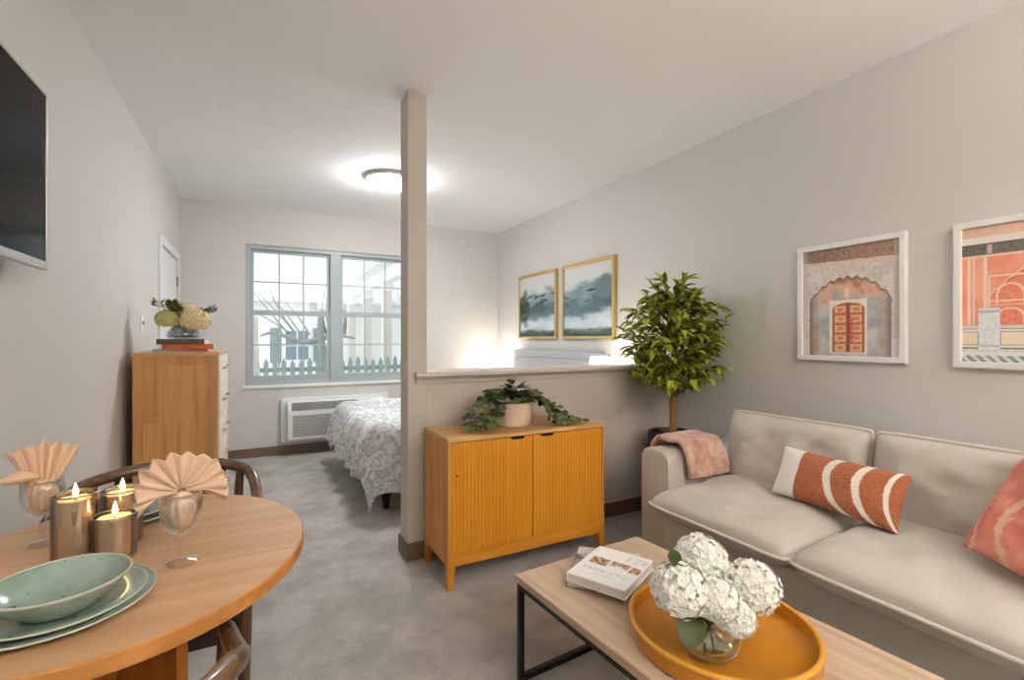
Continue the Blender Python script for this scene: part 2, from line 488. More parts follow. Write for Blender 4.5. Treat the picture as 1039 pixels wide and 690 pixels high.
# covered porch wing on the right
p = thing('porch', 'covered porch with tan posts running away outside the window', 'porch', (2.35, 8.0, -.15))
obj('roof', prism(BM(), [(-.25, 2.98), (3.6, 4.7), (3.6, 4.55), (-.1, 2.84)], 'Y', -.6, 7.2), ROOFM, p)
obj('eave_beam', boxes((-.12, .10, -.5, 7.1, 2.62, 2.86)), SIDING, p)
obj('wall', boxes((2.0, 2.15, -.5, 7.1, 0, 3.4)), SIDING, p)
for y in (0.1, 2.2, 4.3, 6.6):
    c = obj('post', boxes((-.09, .09, y - .09, y + .09, 0, 2.62)), TANP, p)
    obj('post_base', boxes((-.12, .12, y - .12, y + .12, 0, .22)), SIDING, c)
    obj('post_capital', boxes((-.12, .12, y - .12, y + .12, 2.46, 2.62)), SIDING, c)
for y in (1.0, 3.4, 5.4):
    f = obj('window', boxes((1.94, 2.0, y - .35, y + .35, .7, 2.0)), SIDING, p)
    obj('pane', boxes((1.925, 1.945, y - .29, y + .29, .76, 1.94)), GREYG, f)
# picket fence
f = thing('picket_fence', 'grey green picket fence standing just outside the window', 'fence', (1.0, 8.3, -.15))
bm = BM()
for k in range(38):
    x = -1.6 + k * .125
    prism(bm, [(x, .05), (x + .07, .05), (x + .07, 1.06 + .02 * math.sin(k * 1.3)), (x + .035, 1.14 + .02 * math.sin(k * 1.3)), (x, 1.06 + .02 * math.sin(k * 1.3))], 'Y', -.012, .012)
obj('pickets', bm, TEAL, f)
for z in (.35, .92): obj('fence_rail', boxes((-1.7, 3.2, .012, .045, z, z + .07)), TEAL, f)
for x in (-1.6, 0.0, 1.6, 3.1): obj('fence_post', boxes((x - .05, x + .05, .045, .14, 0, 1.15)), TEAL, f)
# trees
def yard_tree(loc, label, segs, mat):
    t = thing('yard_tree', label, 'tree', loc)
    tr, rest = segs[0], segs[1:]
    bm = BM(); tube(bm, smooth_path(tr[0], 6), [tr[1] * (1 - .5 * i / (6 * (len(tr[0]) - 1))) for i in range(6 * (len(tr[0]) - 1) + 1)], 10)
    obj('trunk', bm, mat, t, smooth=True)
    for pts, r in rest:
        n = 6 * (len(pts) - 1) + 1
        bm = BM(); tube(bm, smooth_path(pts, 6), [r * (1 - .8 * i / n) for i in range(n)], 8)
        obj('branch', bm, mat, t, smooth=True)
    return t
rnd = random.Random(3)
segs = [([(0, 0, 0), (.05, 0, .9), (-.02, 0, 1.5), (0, 0, 2.0)], .10)]
segs += [([(0, 0, 1.45), (-.35, 0, 1.38), (-.75, 0, 1.55), (-1.0, .1, 1.50)], .06), ([(0, 0, 1.45), (.3, 0, 1.5), (.6, 0, 1.45)], .05)]
for k in range(12):
    a = rnd.uniform(-1.0, .7); L = rnd.uniform(.5, .9)
    segs.append(([(a * .6, 0, 1.5 + .05 * abs(a)), (a * .8 - .1, rnd.uniform(-.2, .2), 1.5 + L * .5), (a - .3 + rnd.uniform(-.2, .2), rnd.uniform(-.3, .3), 1.5 + L)], .018))
yard_tree((.98, 9.4, -.15), 'grey bare tree with a drooping branch outside the window', segs, BARKG)
PALEB = plain('pale_mottled_bark', (196, 190, 180), 0.9, var=0.3, scale=9, bump=0.6, bscale=30)
yard_tree((-.12, 7.4, -.15), 'pale mottled tree trunk outside the window at its left edge', [([(0, 0, 0), (.01, 0, .7), (0, 0, 1.4), (.02, 0, 1.75)], .13), ([(0, 0, 1.6), (-.2, 0, 2.0), (-.5, 0, 2.3)], .05), ([(0, 0, 1.65), (-.05, .2, 2.1), (-.3, .3, 2.6)], .05)], PALEB)

# ------------------------------------------------------------------ wall fixtures
# air conditioner under the window
ACW = plain('appliance_white', (226, 229, 228), 0.4, var=0.01)
ACG = plain('grille_grey', (168, 168, 164), 0.5, var=0.04)
ACD = plain('grille_dark', (118, 126, 124), 0.5, var=0.04)
a = thing('wall_air_conditioner', 'white through-wall air conditioner with slatted grille below the window', 'air conditioner', (0, YB, 0))
obj('sleeve', boxes((.19, 1.36, -.07, 0, .14, .63)), ACW, a, bevel=.008)
bm = BM(); prism(bm, [(-.07, .185), (-.205, .185), (-.21, .195), (-.195, .50), (-.15, .595), (-.07, .595)], 'X', .25, 1.30)
obj('front_cover', bm, ACW, a, bevel=.006)
fc = Matrix.Rotation(0, 4, 'X')
bm = BM()
for k in range(15):
    z = .225 + k * .0155
    y = -.21 + (z - .195) / .305 * .015
    box(bm, .30, 1.25, y - .006, y + .004, z, z + .009)
obj('intake_grille', bm, ACG, a)
bm = BM(); prism(bm, [(-.199, .508), (-.159, .588), (-.150, .588), (-.190, .508)], 'X', .29, .98)
ag = obj('air_outlet', bm, ACD, a)
bm = BM()
for k in range(5):
    z = .520 + k * .014; y = -.199 + (z - .508) * .5
    box(bm, .29, .98, y - .006, y + .006, z, z + .004)
obj('louver', bm, ACG, ag)
bm = BM(); prism(bm, [(-.197, .515), (-.163, .582), (-.155, .582), (-.189, .515)], 'X', 1.00, 1.27)
cp = obj('control_panel', bm, ACW, a, bevel=.002)
for k in range(3):
    bm = BM(); lathe(bm, [(0, 0), (.016, 0), (.014, .012), (0, .013)], seg=16)
    obj('button', bm, ACG, cp, loc=(1.05 + k * .08, -.183, .548), rot=(PI / 2 - .46, 0, 0))

# television on the left wall
SCREEN = plain('tv_screen', (8, 7, 7), 0.12, var=0.05, spec=0.04)
t = thing('television', 'black flat screen television with thin silver bezel on left wall', 'television', (XL, 0, 0))
obj('housing', boxes((.05, .082, 1.245, 2.212, 1.535, 2.135)), plain('tv_back', (30, 30, 30), .5), t, bevel=.004)
obj('screen', boxes((.080, .0845, 1.252, 2.205, 1.556, 2.128)), SCREEN, t)
bm = boxes((.078, .088, 1.240, 1.252, 1.528, 2.140), (.078, .088, 2.205, 2.217, 1.528, 2.140), (.078, .088, 1.252, 2.205, 2.128, 2.140), (.070, .090, 1.252, 2.205, 1.528, 1.556))
obj('bezel', bm, SILVER, t, bevel=.002, label='silver bezel')
obj('wall_mount', boxes((0, .02, 1.55, 1.90, 1.68, 2.0), (.02, .05, 1.60, 1.85, 1.75, 1.93)), BLACKM, t)

# light switch and outlet
s = thing('light_switch', 'white light switch plate on left wall beyond the dresser', 'light switch', (XL, 4.16, 1.40))
obj('plate', boxes((0, .006, -.036, .036, -.058, .058)), WHITE, s, bevel=.003)
obj('toggle', boxes((.006, .016, -.006, .006, -.010, .014)), ACG, s, bevel=.002)
s = thing('power_outlet', 'white power outlet plate low on left wall near the dresser', 'outlet', (XL, 3.56, .42))
obj('plate', boxes((0, .006, -.036, .036, -.058, .058)), WHITE, s, bevel=.003)
for z in (-.026, .026):
    obj('socket', boxes((.006, .008, -.016, .016, z - .014, z + .014)), ACG, s, bevel=.003)

FILL_STRENGTH = 640.0
# flush ceiling lights
def ceiling_light(x, y, label, LAMPE):
    r = thing('ceiling_light', label, 'ceiling light', (x, y, ZC), group=None)
    bm = BM(); lathe(bm, [(0, 0), (.205, 0), (.212, -.012), (.205, -.032), (.192, -.036), (.186, -.030), (0, -.03)], seg=56)
    obj('rim', bm, plain('satin_nickel', (196, 194, 190), .45, metal=.4, var=.03), r, smooth=True, auto=40)
    bm = BM(); lathe(bm, [(.186, -.031)] + [(.186 * math.cos(q), -.031 - .085 * math.sin(q)) for q in [PI / 2 * k / 10 for k in range(1, 10)]] + [(0, -.116)], seg=48)
    obj('diffuser', bm, LAMPE, r, smooth=True)
    bm = BM(); lathe(bm, [(0, -.112), (.012, -.114), (.013, -.120), (.007, -.126), (.009, -.133), (0, -.139)], seg=20)
    obj('finial', bm, NICKEL, r, smooth=True)
    return r
ceiling_light(1.015, 4.296, 'round flush ceiling light glowing over the bed area', emit('lamp_diffuser', (252, 252, 255), 58.0))
fl = thing('added_fill_lamp', 'added uplighter, unseen behind the camera, bouncing fill light off the ceiling', 'lamp', (1.45, -1.70, 0))  # added out of view, only to bounce soft fill off the ceiling
bm = BM(); lathe(bm, [(0, 0), (.14, 0), (.145, .012), (.13, .022), (.02, .034), (0, .034)], seg=40); obj('base', bm, NICKEL, fl, smooth=True, auto=40)
bm = BM(); lathe(bm, [(0, .03), (.012, .03), (.012, 1.66), (0, 1.66)], seg=20); obj('pole', bm, NICKEL, fl, smooth=True, auto=40)
bm = BM(); lathe(bm, [(0, 1.65), (.03, 1.65), (.10, 1.69), (.19, 1.78), (.195, 1.78), (.187, 1.782), (.10, 1.70), (.03, 1.662), (0, 1.662)], seg=44); obj('lamp_shade', bm, WHITE, fl, smooth=True, auto=50)
bm = BM(); lathe(bm, [(0, 1.72), (.10, 1.72), (.135, 1.735), (.10, 1.75), (0, 1.758)], seg=40); obj('fill_disc', bm, emit('fill_uplight', (255, 246, 238), FILL_STRENGTH), fl, smooth=True)

def wobj(name, bm, mat, th, parent=None, **kw):
    """a part given in room coordinates, stored relative to its (unrotated) thing"""
    bmesh.ops.translate(bm, verts=bm.verts, vec=-Vector(th.location))
    return obj(name, bm, mat, parent if parent is not None else th, **kw)

# ------------------------------------------------------------------ bed corner
LINEN = plain('upholstery_beige', (196, 184, 168), 0.85, var=0.04, scale=60, bump=0.2, bscale=300)
HEADG = plain('headboard_grey', (178, 181, 183), 0.85, var=0.03, scale=60, bump=0.2, bscale=300)
SHEETW = plain('white_cotton', (232, 232, 232), 0.85, var=0.01)
BX0, BX1, BY0, BY1, BT_ = 0.78, 2.76, 3.60, 5.14, 0.56
b = thing('bed', 'bed with grey upholstered headboard against the right wall behind half wall', 'bed', (1.77, 4.37, 0))
wobj('frame', boxes((BX0, BX1, BY0, BY1, .13, .30)), LINEN, b, bevel=.015)
for x in (BX0 + .03, BX1 - .1):
    for y in (BY0 + .04, BY1 - .10):
        bm = BM(); prism(bm, [(x, .13), (x + .06, .13), (x + .05, 0), (x + .01, 0)], 'Y', y, y + .06)
        wobj('leg', bm, BLACKM, b)
wobj('mattress', boxes((BX0 + .01, BX1, BY0 + .01, BY1 - .01, .30, BT_)), SHEETW, b, bevel=.05, seg=4)
bm = BM()
pts = []
yA, yB, zt = 3.50, 5.24, 1.165
pts = [(yA, .12), (yB, .12)]
for k in range(7):
    q = PI / 2 * k / 6; pts.append((yB - .07 + .07 * math.cos(q), zt - .07 + .07 * math.sin(q)))
for k in range(7):
    q = PI / 2 + PI / 2 * k / 6; pts.append((yA + .07 + .07 * math.cos(q), zt - .07 + .07 * math.sin(q)))
prism(bm, pts, 'X', 2.765, 2.865)
hb = wobj('headboard', bm, HEADG, b, bevel=.02, seg=3, label='grey upholstered headboard')
inner = [(2.763, y + (.09 if y < 4.37 else -.09) , z - .07 if z > .5 else z) for y, z in pts[2:]]
bm = BM(); tube(bm, inner, .008, 8)
wobj('piping', bm, HEADG, b, parent=hb, smooth=True)

def duvet_mat():
    m, nt, bs = base_mat('duvet_cotton')
    tc = N(nt, 'ShaderNodeTexCoord')
    n1 = N(nt, 'ShaderNodeTexNoise'); n1.inputs['Scale'].default_value = 15; n1.inputs['Detail'].default_value = 5; n1.inputs['Distortion'].default_value = 1.8; n1.inputs['Roughness'].default_value = 0.6
    n2 = N(nt, 'ShaderNodeTexNoise'); n2.inputs['Scale'].default_value = 2.2; n2.inputs['Detail'].default_value = 2
    for n in (n1, n2): nt.links.new(tc.outputs['Object'], n.inputs['Vector'])
    ad = N(nt, 'ShaderNodeMath', operation='MULTIPLY_ADD'); ad.inputs[1].default_value = 0.35
    nt.links.new(n2.outputs['Fac'], ad.inputs[0]); nt.links.new(n1.outputs['Fac'], ad.inputs[2])
    rp = N(nt, 'ShaderNodeValToRGB')
    e = rp.color_ramp.elements
    e[0].position = 0.56; e[0].color = col4((232, 232, 230)); e[1].position = 0.74; e[1].color = col4((172, 179, 182))
    e2 = e.new(0.66); e2.color = col4((205, 208, 208))
    nt.links.new(ad.outputs[0], rp.inputs['Fac'])
    nt.links.new(rp.outputs['Color'], bs.inputs['Base Color'])
    bs.inputs['Roughness'].default_value = 0.9; bs.inputs['Specular IOR Level'].default_value = 0.15
    return m
DUV = duvet_mat()
dloc = Vector((1.6, 4.37, .6))
OX, ON, OF_ = 0.43, 0.52, 0.40
TX, TY = 1.55, BY1 - BY0 + .06
def duvet_pt(u, v, inset=0.0):
    p = -OX + u * (TX + OX); q = -ON + v * (TY + ON + OF_)
    ox = max(0, -p); sy = 0
    if q < 0: oy = -q; sy = -1
    elif q > TY: oy = q - TY; sy = 1
    else: oy = 0
    s = (ox ** 2.2 + oy ** 2.2) ** (1 / 2.2)
    R = .085
    out = R * (1 - math.exp(-s / R)); drop = max(0, s - out * .75)
    x = BX0 - .02 + max(0, p); y = BY0 - .03 + min(max(q, 0), TY)
    nxv = -ox / s if s > 0 else 0; nyv = sy * oy / s if s > 0 else 0
    along = y * 9 + x * 9 if s > 0 else 0
    fold = (.030 * math.sin(y * 21 + 1.2 * nz(x, y, 0, 3)) * abs(nxv) + .030 * math.sin(x * 19 + 2) * abs(nyv)) * min(1, drop / .25)
    o2 = out + fold + .05 * min(1, drop / .4)
    z = BT_ + .075 - drop
    puff = .028 * fb(x * 3.2, y * 3.2, 1.0, 1, 3) + .012 * fb(x * 9, y * 9, 4.0, 1, 2)
    z += puff * (1.0 if s == 0 else max(0.25, 1 - s * 3))
    x += nxv * o2; y += nyv * o2
    z = max(z, .025 + .012 * (1 + math.sin(x * 30 + y * 23)))
    return Vector((x, y, z)) - dloc
bm = BM(); grid_surface(bm, 90, 120, duvet_pt)
dv = obj('duvet', bm, DUV, smooth=True, loc=dloc)
md = dv.modifiers.new('thick', 'SOLIDIFY'); md.thickness = 0.02; md.offset = 1.0
tag(dv, 'white duvet with grey mottled pattern draped over the bed', 'duvet')

# bedside tables and lamps
NSW = wood('nightstand_wood', (200, 170, 130), (160, 125, 85), 'Y', .5)
SHADE = emit('lamp_shade_linen', (255, 246, 234), 3.4)
def nightstand(y, lab, lab2):
    r = thing('nightstand', lab, 'nightstand', (2.62, y, 0), group=None)
    obj('body', boxes((-.20, .22, -.23, .23, .16, .60)), NSW, r, bevel=.006)
    for z in (.19, .395):
        dr = obj('drawer', boxes((-.215, -.20, -.215, .215, z, z + .19)), NSW, r, bevel=.003)
        k = BM(); lathe(k, [(0, 0), (.006, 0), (.006, .012), (.013, .018), (.011, .026), (0, .028)], seg=14)
        obj('knob', k, BLACKM, dr, loc=(-.215, 0, z + .095), rot=(0, -PI / 2, 0))
    for x in (-.17, .17):
        for yy in (-.19, .19):
            bm = BM(); lathe(bm, [(0, 0), (.012, 0), (.02, .16), (0, .16)], (x, yy, 0), 12)
            obj('leg', bm, NSW, r)
    l = thing('table_lamp', lab2, 'lamp', (2.64, y, .60))
    bm = BM(); lathe(bm, [(0, 0), (.085, 0), (.09, .012), (.06, .03), (.03, .045), (.045, .09), (.075, .14), (.075, .19), (.04, .25), (.018, .275), (.015, .31), (0, .31)], seg=36)
    obj('base', bm, plain('lamp_ceramic', (190, 190, 188), .25, var=.02), l, smooth=True)
    bm = BM(); lathe(bm, [(.188, .275), (.168, .535), (.166, .535), (.186, .275)], seg=44)
    obj('lamp_shade', bm, SHADE, l, smooth=True)
    bm = BM(); lathe(bm, [(0, .31), (.006, .31), (.006, .53), (.010, .535), (.010, .545), (.004, .55), (.009, .56), (0, .568)], seg=14)
    for q in range(3):
        tube(bm, [(0, 0, .532), (.166 * math.cos(q * 2.1), .166 * math.sin(q * 2.1), .532)], .0025, 6)
    obj('harp', bm, NICKEL, l, smooth=True)
    return l
nightstand(5.52, 'wooden nightstand in the far corner of the room', 'lit white table lamp in far corner left of headboard')
nightstand(3.22, 'wooden nightstand between bed and half wall', 'lit white table lamp at the tree end of the headboard')

# framed abstract landscapes above the bed
GOLD = plain('gold_frame', (206, 170, 104), 0.32, metal=0.65, var=0.08, scale=20)
ARTP = painted('canvas_print', 0.6, bump=0.05)
PAPER = painted('photo_paper', 0.5)
def landscape(seed, tree):
    def f(u, v):
        n = fb(u * 3 + seed, v * 6, seed, 1, 5); n2 = fb(u * 2.2 + seed, v * 11 + seed, 2.0, 1, 4)
        vv = v + .10 * n + .03 * n2
        sky = mixc((192, 199, 200), (206, 206, 202), sstep(.6, 1.0, v + .1 * n))
        far = mixc((120, 142, 146), (150, 166, 168), .5 + n2)
        mid = mixc((84, 106, 116), (104, 126, 132), .5 + n)
        mist = mixc((176, 194, 202), (204, 212, 216), .5 + n2)
        dark = mixc((58, 78, 72), (92, 108, 104), .5 + n2 * 1.3)
        c = mist
        c = mixc(c, mid, sstep(.25, .36, vv - .06 * (u - .5)))
        c = mixc(c, mixc(far, (66, 82, 70), sstep(.1, .35, n2)), sstep(.46, .58, vv - .10 * (u - .5)))
        c = mixc(c, sky, sstep(.62, .78, vv - .14 * (u - .5)))
        c = mixc(c, (56, 74, 66), sstep(.08, .2, n2) * sstep(.35, .45, v) * (1 - sstep(.6, .68, v)) * .4)
        c = mixc(dark, c, sstep(.06, .13, v + .04 * n2))
        if tree:
            d = math.hypot((u - .12) / .17, (v - .5) / .30) + .35 * n
            c = mixc(mixc((58, 70, 58), (84, 98, 88), .5 + n2), c, sstep(.75, 1.15, d))
        else:
            d = math.hypot((u - .88) / .22, (v - .66) / .14) + .5 * n
            c = mixc((108, 126, 130), c, sstep(.5, 1.2, d))
        return c
    return f
def wall_picture(y0, y1, z0, z1, fw, depth, fmat, cf, nx, ny, label, group=None, cat='picture', pmat=None, inner=None):
    """picture hung on the right wall; u runs to the viewer's right (-Y)"""
    yc, zc = (y0 + y1) / 2, (z0 + z1) / 2
    r = thing('framed_picture', label, cat, (XR, yc, zc), group=group)
    W, H = (y1 - y0) / 2, (z1 - z0) / 2
    bm = BM()
    x0, x1 = -depth, -.002
    # mitred frame: outer and inner loops
    def loop(w, h, x): return [bm.verts.new(p) for p in ((x, -w, -h), (x, w, -h), (x, w, h), (x, -w, h))]
    A = loop(W, H, x1); B = loop(W, H, x0 + .004); B2 = loop(W - .004, H - .004, x0); C2 = loop(W - fw + .003, H - fw + .003, x0); C = loop(W - fw, H - fw, x0 + .003); D = loop(W - fw, H - fw, x1)
    for P, Q in ((A, B), (B, B2), (B2, C2), (C2, C), (C, D), (D, A)):
        for i in range(4):
            bm.faces.new((P[i], P[(i + 1) % 4], Q[(i + 1) % 4], Q[i]))
    obj('frame', bm, fmat, r)
    w2, h2 = W - fw, H - fw
    bm = BM(); grid_surface(bm, nx, ny, lambda u, v: (-.006 if depth < .02 else -depth * .55, w2 - 2 * w2 * u, -h2 + 2 * h2 * v), cf)
    obj('print', bm, pmat or PAPER, r)
    obj('backing', boxes((-.005, -.002, -w2, w2, -h2, h2)), WHITE, r)
    return r
wall_picture(4.385, 5.240, 1.290, 2.064, .030, .035, GOLD, landscape(1.3, True), 110, 100, 'gold-framed misty grey landscape with dark tree, nearer the window', 'gold framed landscapes above the bed', pmat=ARTP)
wall_picture(3.415, 4.270, 1.290, 2.064, .030, .035, GOLD, landscape(7.7, False), 110, 100, 'gold-framed misty grey landscape, nearer the potted tree', 'gold framed landscapes above the bed', pmat=ARTP)

def arch_edge(u, cx, half, base, rise, lobes, depth):
    """top of a scalloped arch at u"""
    a = (u - cx) / half
    if abs(a) >= 1: return -1
    e = base + rise * (1 - abs(a) ** 2.3)
    return e + depth * abs(math.sin((a + 1) * PI * lobes / 2))
def print_door(u, v):
    n = fb(u * 6, v * 6, 3, 1, 5); n2 = nz(u, v, 1.0, 34); n3 = nz(u, v, 7.0, 60)
    c = mixc((196, 190, 184), (222, 214, 204), .5 + n + .5 * n2)                 # carved plaster
    c = mixc(c, (150, 132, 120), sstep(.1, .5, n2) * .45)
    if v > .885 - .02 * u + .0:
        c = mixc((118, 88, 72), (158, 126, 106), .5 + n2 * .9 + .6 * (u - .5))
    elif v > .84 - .02 * u:
        c = mixc((206, 180, 158), (220, 204, 190), .5 + n2)
    if u < .05 or u > .95: c = mixc(c, (190, 182, 176), .6)
    e = arch_edge(u, .50, .425, .50, .205, 9, .026)
    sides = .075 < u < .925
    inside = sides and (v < e if e > 0 else False)
    if not inside and sides and v < .50 and v > .19: inside = True
    if inside:
        t = (v - .18) / .55
        c = mixc((150, 158, 166), (196, 196, 192), .5 + 1.2 * n)
        c = mixc(c, (214, 166, 140), sstep(.55, .75, t + .25 * n))
        c = mixc(c, (150, 104, 78), sstep(.82, 1.05, t + .3 * n + .35 * abs(u - .5)))
        side = sstep(.26, .40, abs(u - .5))
        c = mixc(c, mixc((166, 116, 84), (140, 136, 136), sstep(-.2, .35, n)), side * (1 - sstep(.5, .75, t)) * .8)
        c = mixc(c, (104, 92, 84), sstep(.36, .42, abs(u - .5)) * .7)
        if e > 0 and e - v < .018: c = mixc(c, (92, 66, 54), .75)
        if math.hypot((u - .49) / .03, (v - .575) / .05) < 1: c = (224, 202, 168)
    elif v <= .19:
        c = mixc((222, 220, 218), (206, 206, 206), .5 + n2)
        if .16 < v: c = (198, 192, 186)
        if .34 > u > .24 or .68 < u < .77:
            if v < .15 and abs(abs(u - .505) - .215) < .03 * (1 - abs(v - .06) * 5): c = (74, 80, 84)
    if .305 < u < .70 and .02 < v < .515:
        c = mixc((226, 214, 200), (238, 228, 214), .5 + n2)
        a = (u - .505) / .165
        top = .43 + .055 * math.sqrt(max(0, 1 - a * a))
        if abs(a) < 1 and v < top:
            c = mixc((164, 84, 50), (190, 112, 70), .5 + n2)
            if abs(a) > .93 or top - v < .014: c = (132, 62, 38)
            if abs(u - .505) < .012: c = (124, 54, 40)
            for k in range(5):
                zc = .075 + k * .088
                for s in (-1, 1):
                    du, dv_ = abs(u - (.505 + s * .083)), abs(v - zc)
                    if du < .056 and dv_ < .031:
                        c = mixc((214, 156, 112), (230, 190, 150), .5 + n3)
                        if du < .035 and dv_ < .016: c = (196, 116, 82)
            if abs(u - .535) < .02 and .12 < v < .36 and n3 > -.1: c = (186, 52, 48)
        if v < .035: c = (206, 206, 208)
    return mixc(c, (255, 250, 244), .13)
def print_palace(u, v):
    n = fb(u * 5, v * 5, 9, 1, 5); n2 = nz(u, v, 3.0, 40)
    coral = mixc((224, 128, 100), (238, 160, 130), .5 + n + .3 * n2)
    c = coral
    if v > .925: c = mixc((206, 160, 136), (222, 180, 156), .5 + n)
    elif v > .875: c = (232, 222, 212)
    elif v > .79:
        c = mixc((74, 68, 64), (108, 98, 92), .5 + n2)
        if (u * 4.2 + .25) % 1 < .14: c = (196, 168, 150)
        if v > .865 or v < .797: c = (66, 56, 52)
    elif v > .775: c = (236, 196, 170)
    else:
        cream = (240, 208, 184)
        # big pointed arch outline in the middle
        a = (u - .62) / .44
        if abs(a) < 1:
            e = .44 + .27 * (1 - abs(a) ** 1.8) + .012 * abs(math.sin(a * 16))
            if abs(v - e) < .009: c = (120, 72, 58)
            elif 0 < v - e < .03: c = (236, 176, 150)
            if v < e: c = mixc(coral, (212, 104, 78), .5)
        if .15 < u < .175 and v > .18: c = cream
        if u < .10:
            if abs(u - .05) < .012 or abs(u - .085) < .006: c = cream
        # niches with small arches
        for cx in (.33, .91):
            for cz, hh in ((.515, .10), (.345, .09)):
                du, dz = (u - cx) / .115, (v - cz) / hh
                if abs(du) < 1.25 and -1 < dz < 1.2:
                    if abs(du) > 1.14 or dz > 1.1 or dz < -.93: c = cream
                    else:
                        rr = math.hypot(du, max(0, dz + .2) / 1.0)
                        if .68 < rr < .80 and dz > -.9: c = cream
                        elif rr <= .68: c = mixc((218, 104, 76), (232, 138, 108), .5 + n2)
        if v < .27:
            c = mixc((226, 222, 216), (206, 202, 198), .5 + n2)
            for cx in (.37, .93, .01):
                du, dv_ = abs(u - cx), abs(v - .175)
                if du < .15 and dv_ < .075: c = (112, 104, 98)
                if du < .135 and dv_ < .066: c = (232, 226, 218)
                if du < .11 and dv_ < .052: c = (130, 118, 108)
                if du < .10 and dv_ < .046: c = mixc((232, 214, 182), (240, 228, 206), .5 + n)
            if v < .075: c = (226, 228, 228)
            if v < .045: c = (118, 130, 132) if ((u * 14 + v * 16) % 1) < .5 else (216, 220, 220)
        # doorway in the middle
        if .56 < u < .76 and .09 < v < .43:
            c = (232, 216, 198)
            if .585 < u < .735 and v < .405:
                c = (96, 62, 46)
                if (u * 22) % 1 > .3 and (v * 18) % 1 > .3: c = (178, 116, 70)
        # pale pillar at the left
        if .115 < u < .265 and .09 < v < .40:
            c = mixc((212, 218, 222), (236, 238, 238), .5 + n2)
            if abs(v - .37) < .008 or abs(v - .12) < .006: c = (170, 182, 190)
    return mixc(c, (255, 250, 244), .13)
wall_picture(1.190, 1.736, 1.166, 1.832, .030, .032, WHITE, print_door, 150, 180, 'white-framed print of scalloped archway around a terracotta door', 'white framed palace prints over the sofa')
wall_picture(0.462, 1.008, 1.157, 1.823, .030, .032, WHITE, print_palace, 150, 180, 'white-framed print of a coral palace front, at picture edge', 'white framed palace prints over the sofa')

# ------------------------------------------------------------------ sofa
SOFA = plain('sofa_fabric', (188, 182, 172), 0.9, var=0.03, scale=50, bump=0.25, bscale=420, spec=0.2, sheen=0.15)
SOFAP = plain('sofa_piping', (200, 193, 183), 0.9, var=0.02, scale=50, bump=0.2, bscale=420, spec=0.2)
so = thing('sofa', 'light grey beige sofa with piped loose cushions against the right wall', 'sofa', (2.35, 1.13, 0))
SY0, SY1, SXF, SXB = -0.555, 2.08, 1.885, 2.84
AI0, AI1 = -0.350, 1.872                      # inner faces of the arms
wobj('base', boxes((SXF, SXB - .02, AI0, AI1, .05, .37)), SOFA, so, bevel=.02, seg=3)
def arm(y0, y1):
    bm = BM()
    r = .055; prof = []
    zt = .675
    prof = [(y0, .05), (y1, .05)]
    for k in range(7):
        q = PI / 2 * k / 6; prof.append((y1 - r + r * math.cos(q), zt - r + r * math.sin(q)))
    for k in range(7):
        q = PI / 2 + PI / 2 * k / 6; prof.append((y0 + r + r * math.cos(q), zt - r + r * math.sin(q)))
    prism(bm, prof, 'X', SXF + .045, SXB - .03)
    a = wobj('arm', bm, SOFA, so, bevel=.022, seg=4)
    x = SXF + .052
    bm = BM(); tube(bm, [(x, p[0] + (.007 if p[0] < (y0 + y1) / 2 else -.007), p[1] - (.006 if p[1] > .6 else 0)) for p in [prof[1]] + prof[2:] + [prof[0]]], .0045, 6)
    wobj('piping', bm, SOFAP, so, parent=a, smooth=True)
arm(AI1 - .004, SY1); arm(SY0, AI0 + .004)
wobj('back_frame', boxes((SXB - .20, SXB, SY0 + .02, SY1 - .02, .05, .665)), SOFA, so, bevel=.03, seg=3)
for x in (SXF + .05, SXB - .12):
    for y in (SY0 + .03, SY1 - .09):
        wobj('foot', boxes((x, x + .06, y, y + .06, 0, .05)), BLACKM, so, bevel=.004)
def seat_cushion(y0, y1, seed):
    bm = BM(); w, h, t = y1 - y0, .79, .172
    pillow(bm, w, h, t, 44, 44, p=5, pinch=.012, wr=.008, seed=seed, rc=.05)
    c = obj('seat_cushion', bm, SOFA, so, smooth=True, rot=(PI / 2 - .03, 0, PI / 2), loc=(1.775 + h / 2 - 2.35, (y0 + y1) / 2 - 1.13, .448))
    bm = BM(); tube(bm, pillow_rim(w + .012, h + .012, .012, rc=.05), .0085, 8, closed=True)
    obj('piping', bm, SOFAP, c, smooth=True)
seat_cushion(1.130, 1.874, 1.0); seat_cushion(0.393, 1.126, 5.0); seat_cushion(-0.352, 0.389, 9.0)
def back_cushion(y0, y1, seed):
    bm = BM(); w, h, t = y1 - y0, .43, .19
    pillow(bm, w, h, t, 40, 34, p=5, pinch=.012, wr=.012, seed=seed, sag=.006, rc=.03)
    # thickness runs along X in the room, leaning back
    c = obj('back_cushion', bm, SOFA, so, smooth=True, rot=(-.15, 0, -PI / 2), loc=(2.470 - 2.35, (y0 + y1) / 2 - 1.13, .650))
    bm = BM(); tube(bm, pillow_rim(w + .010, h + .010, .012, rc=.03), .0085, 8, closed=True)
    obj('piping', bm, SOFAP, c, smooth=True)
back_cushion(1.170, 1.900, 2.0); back_cushion(0.410, 1.150, 8.0); back_cushion(-0.345, 0.398, 14.0)

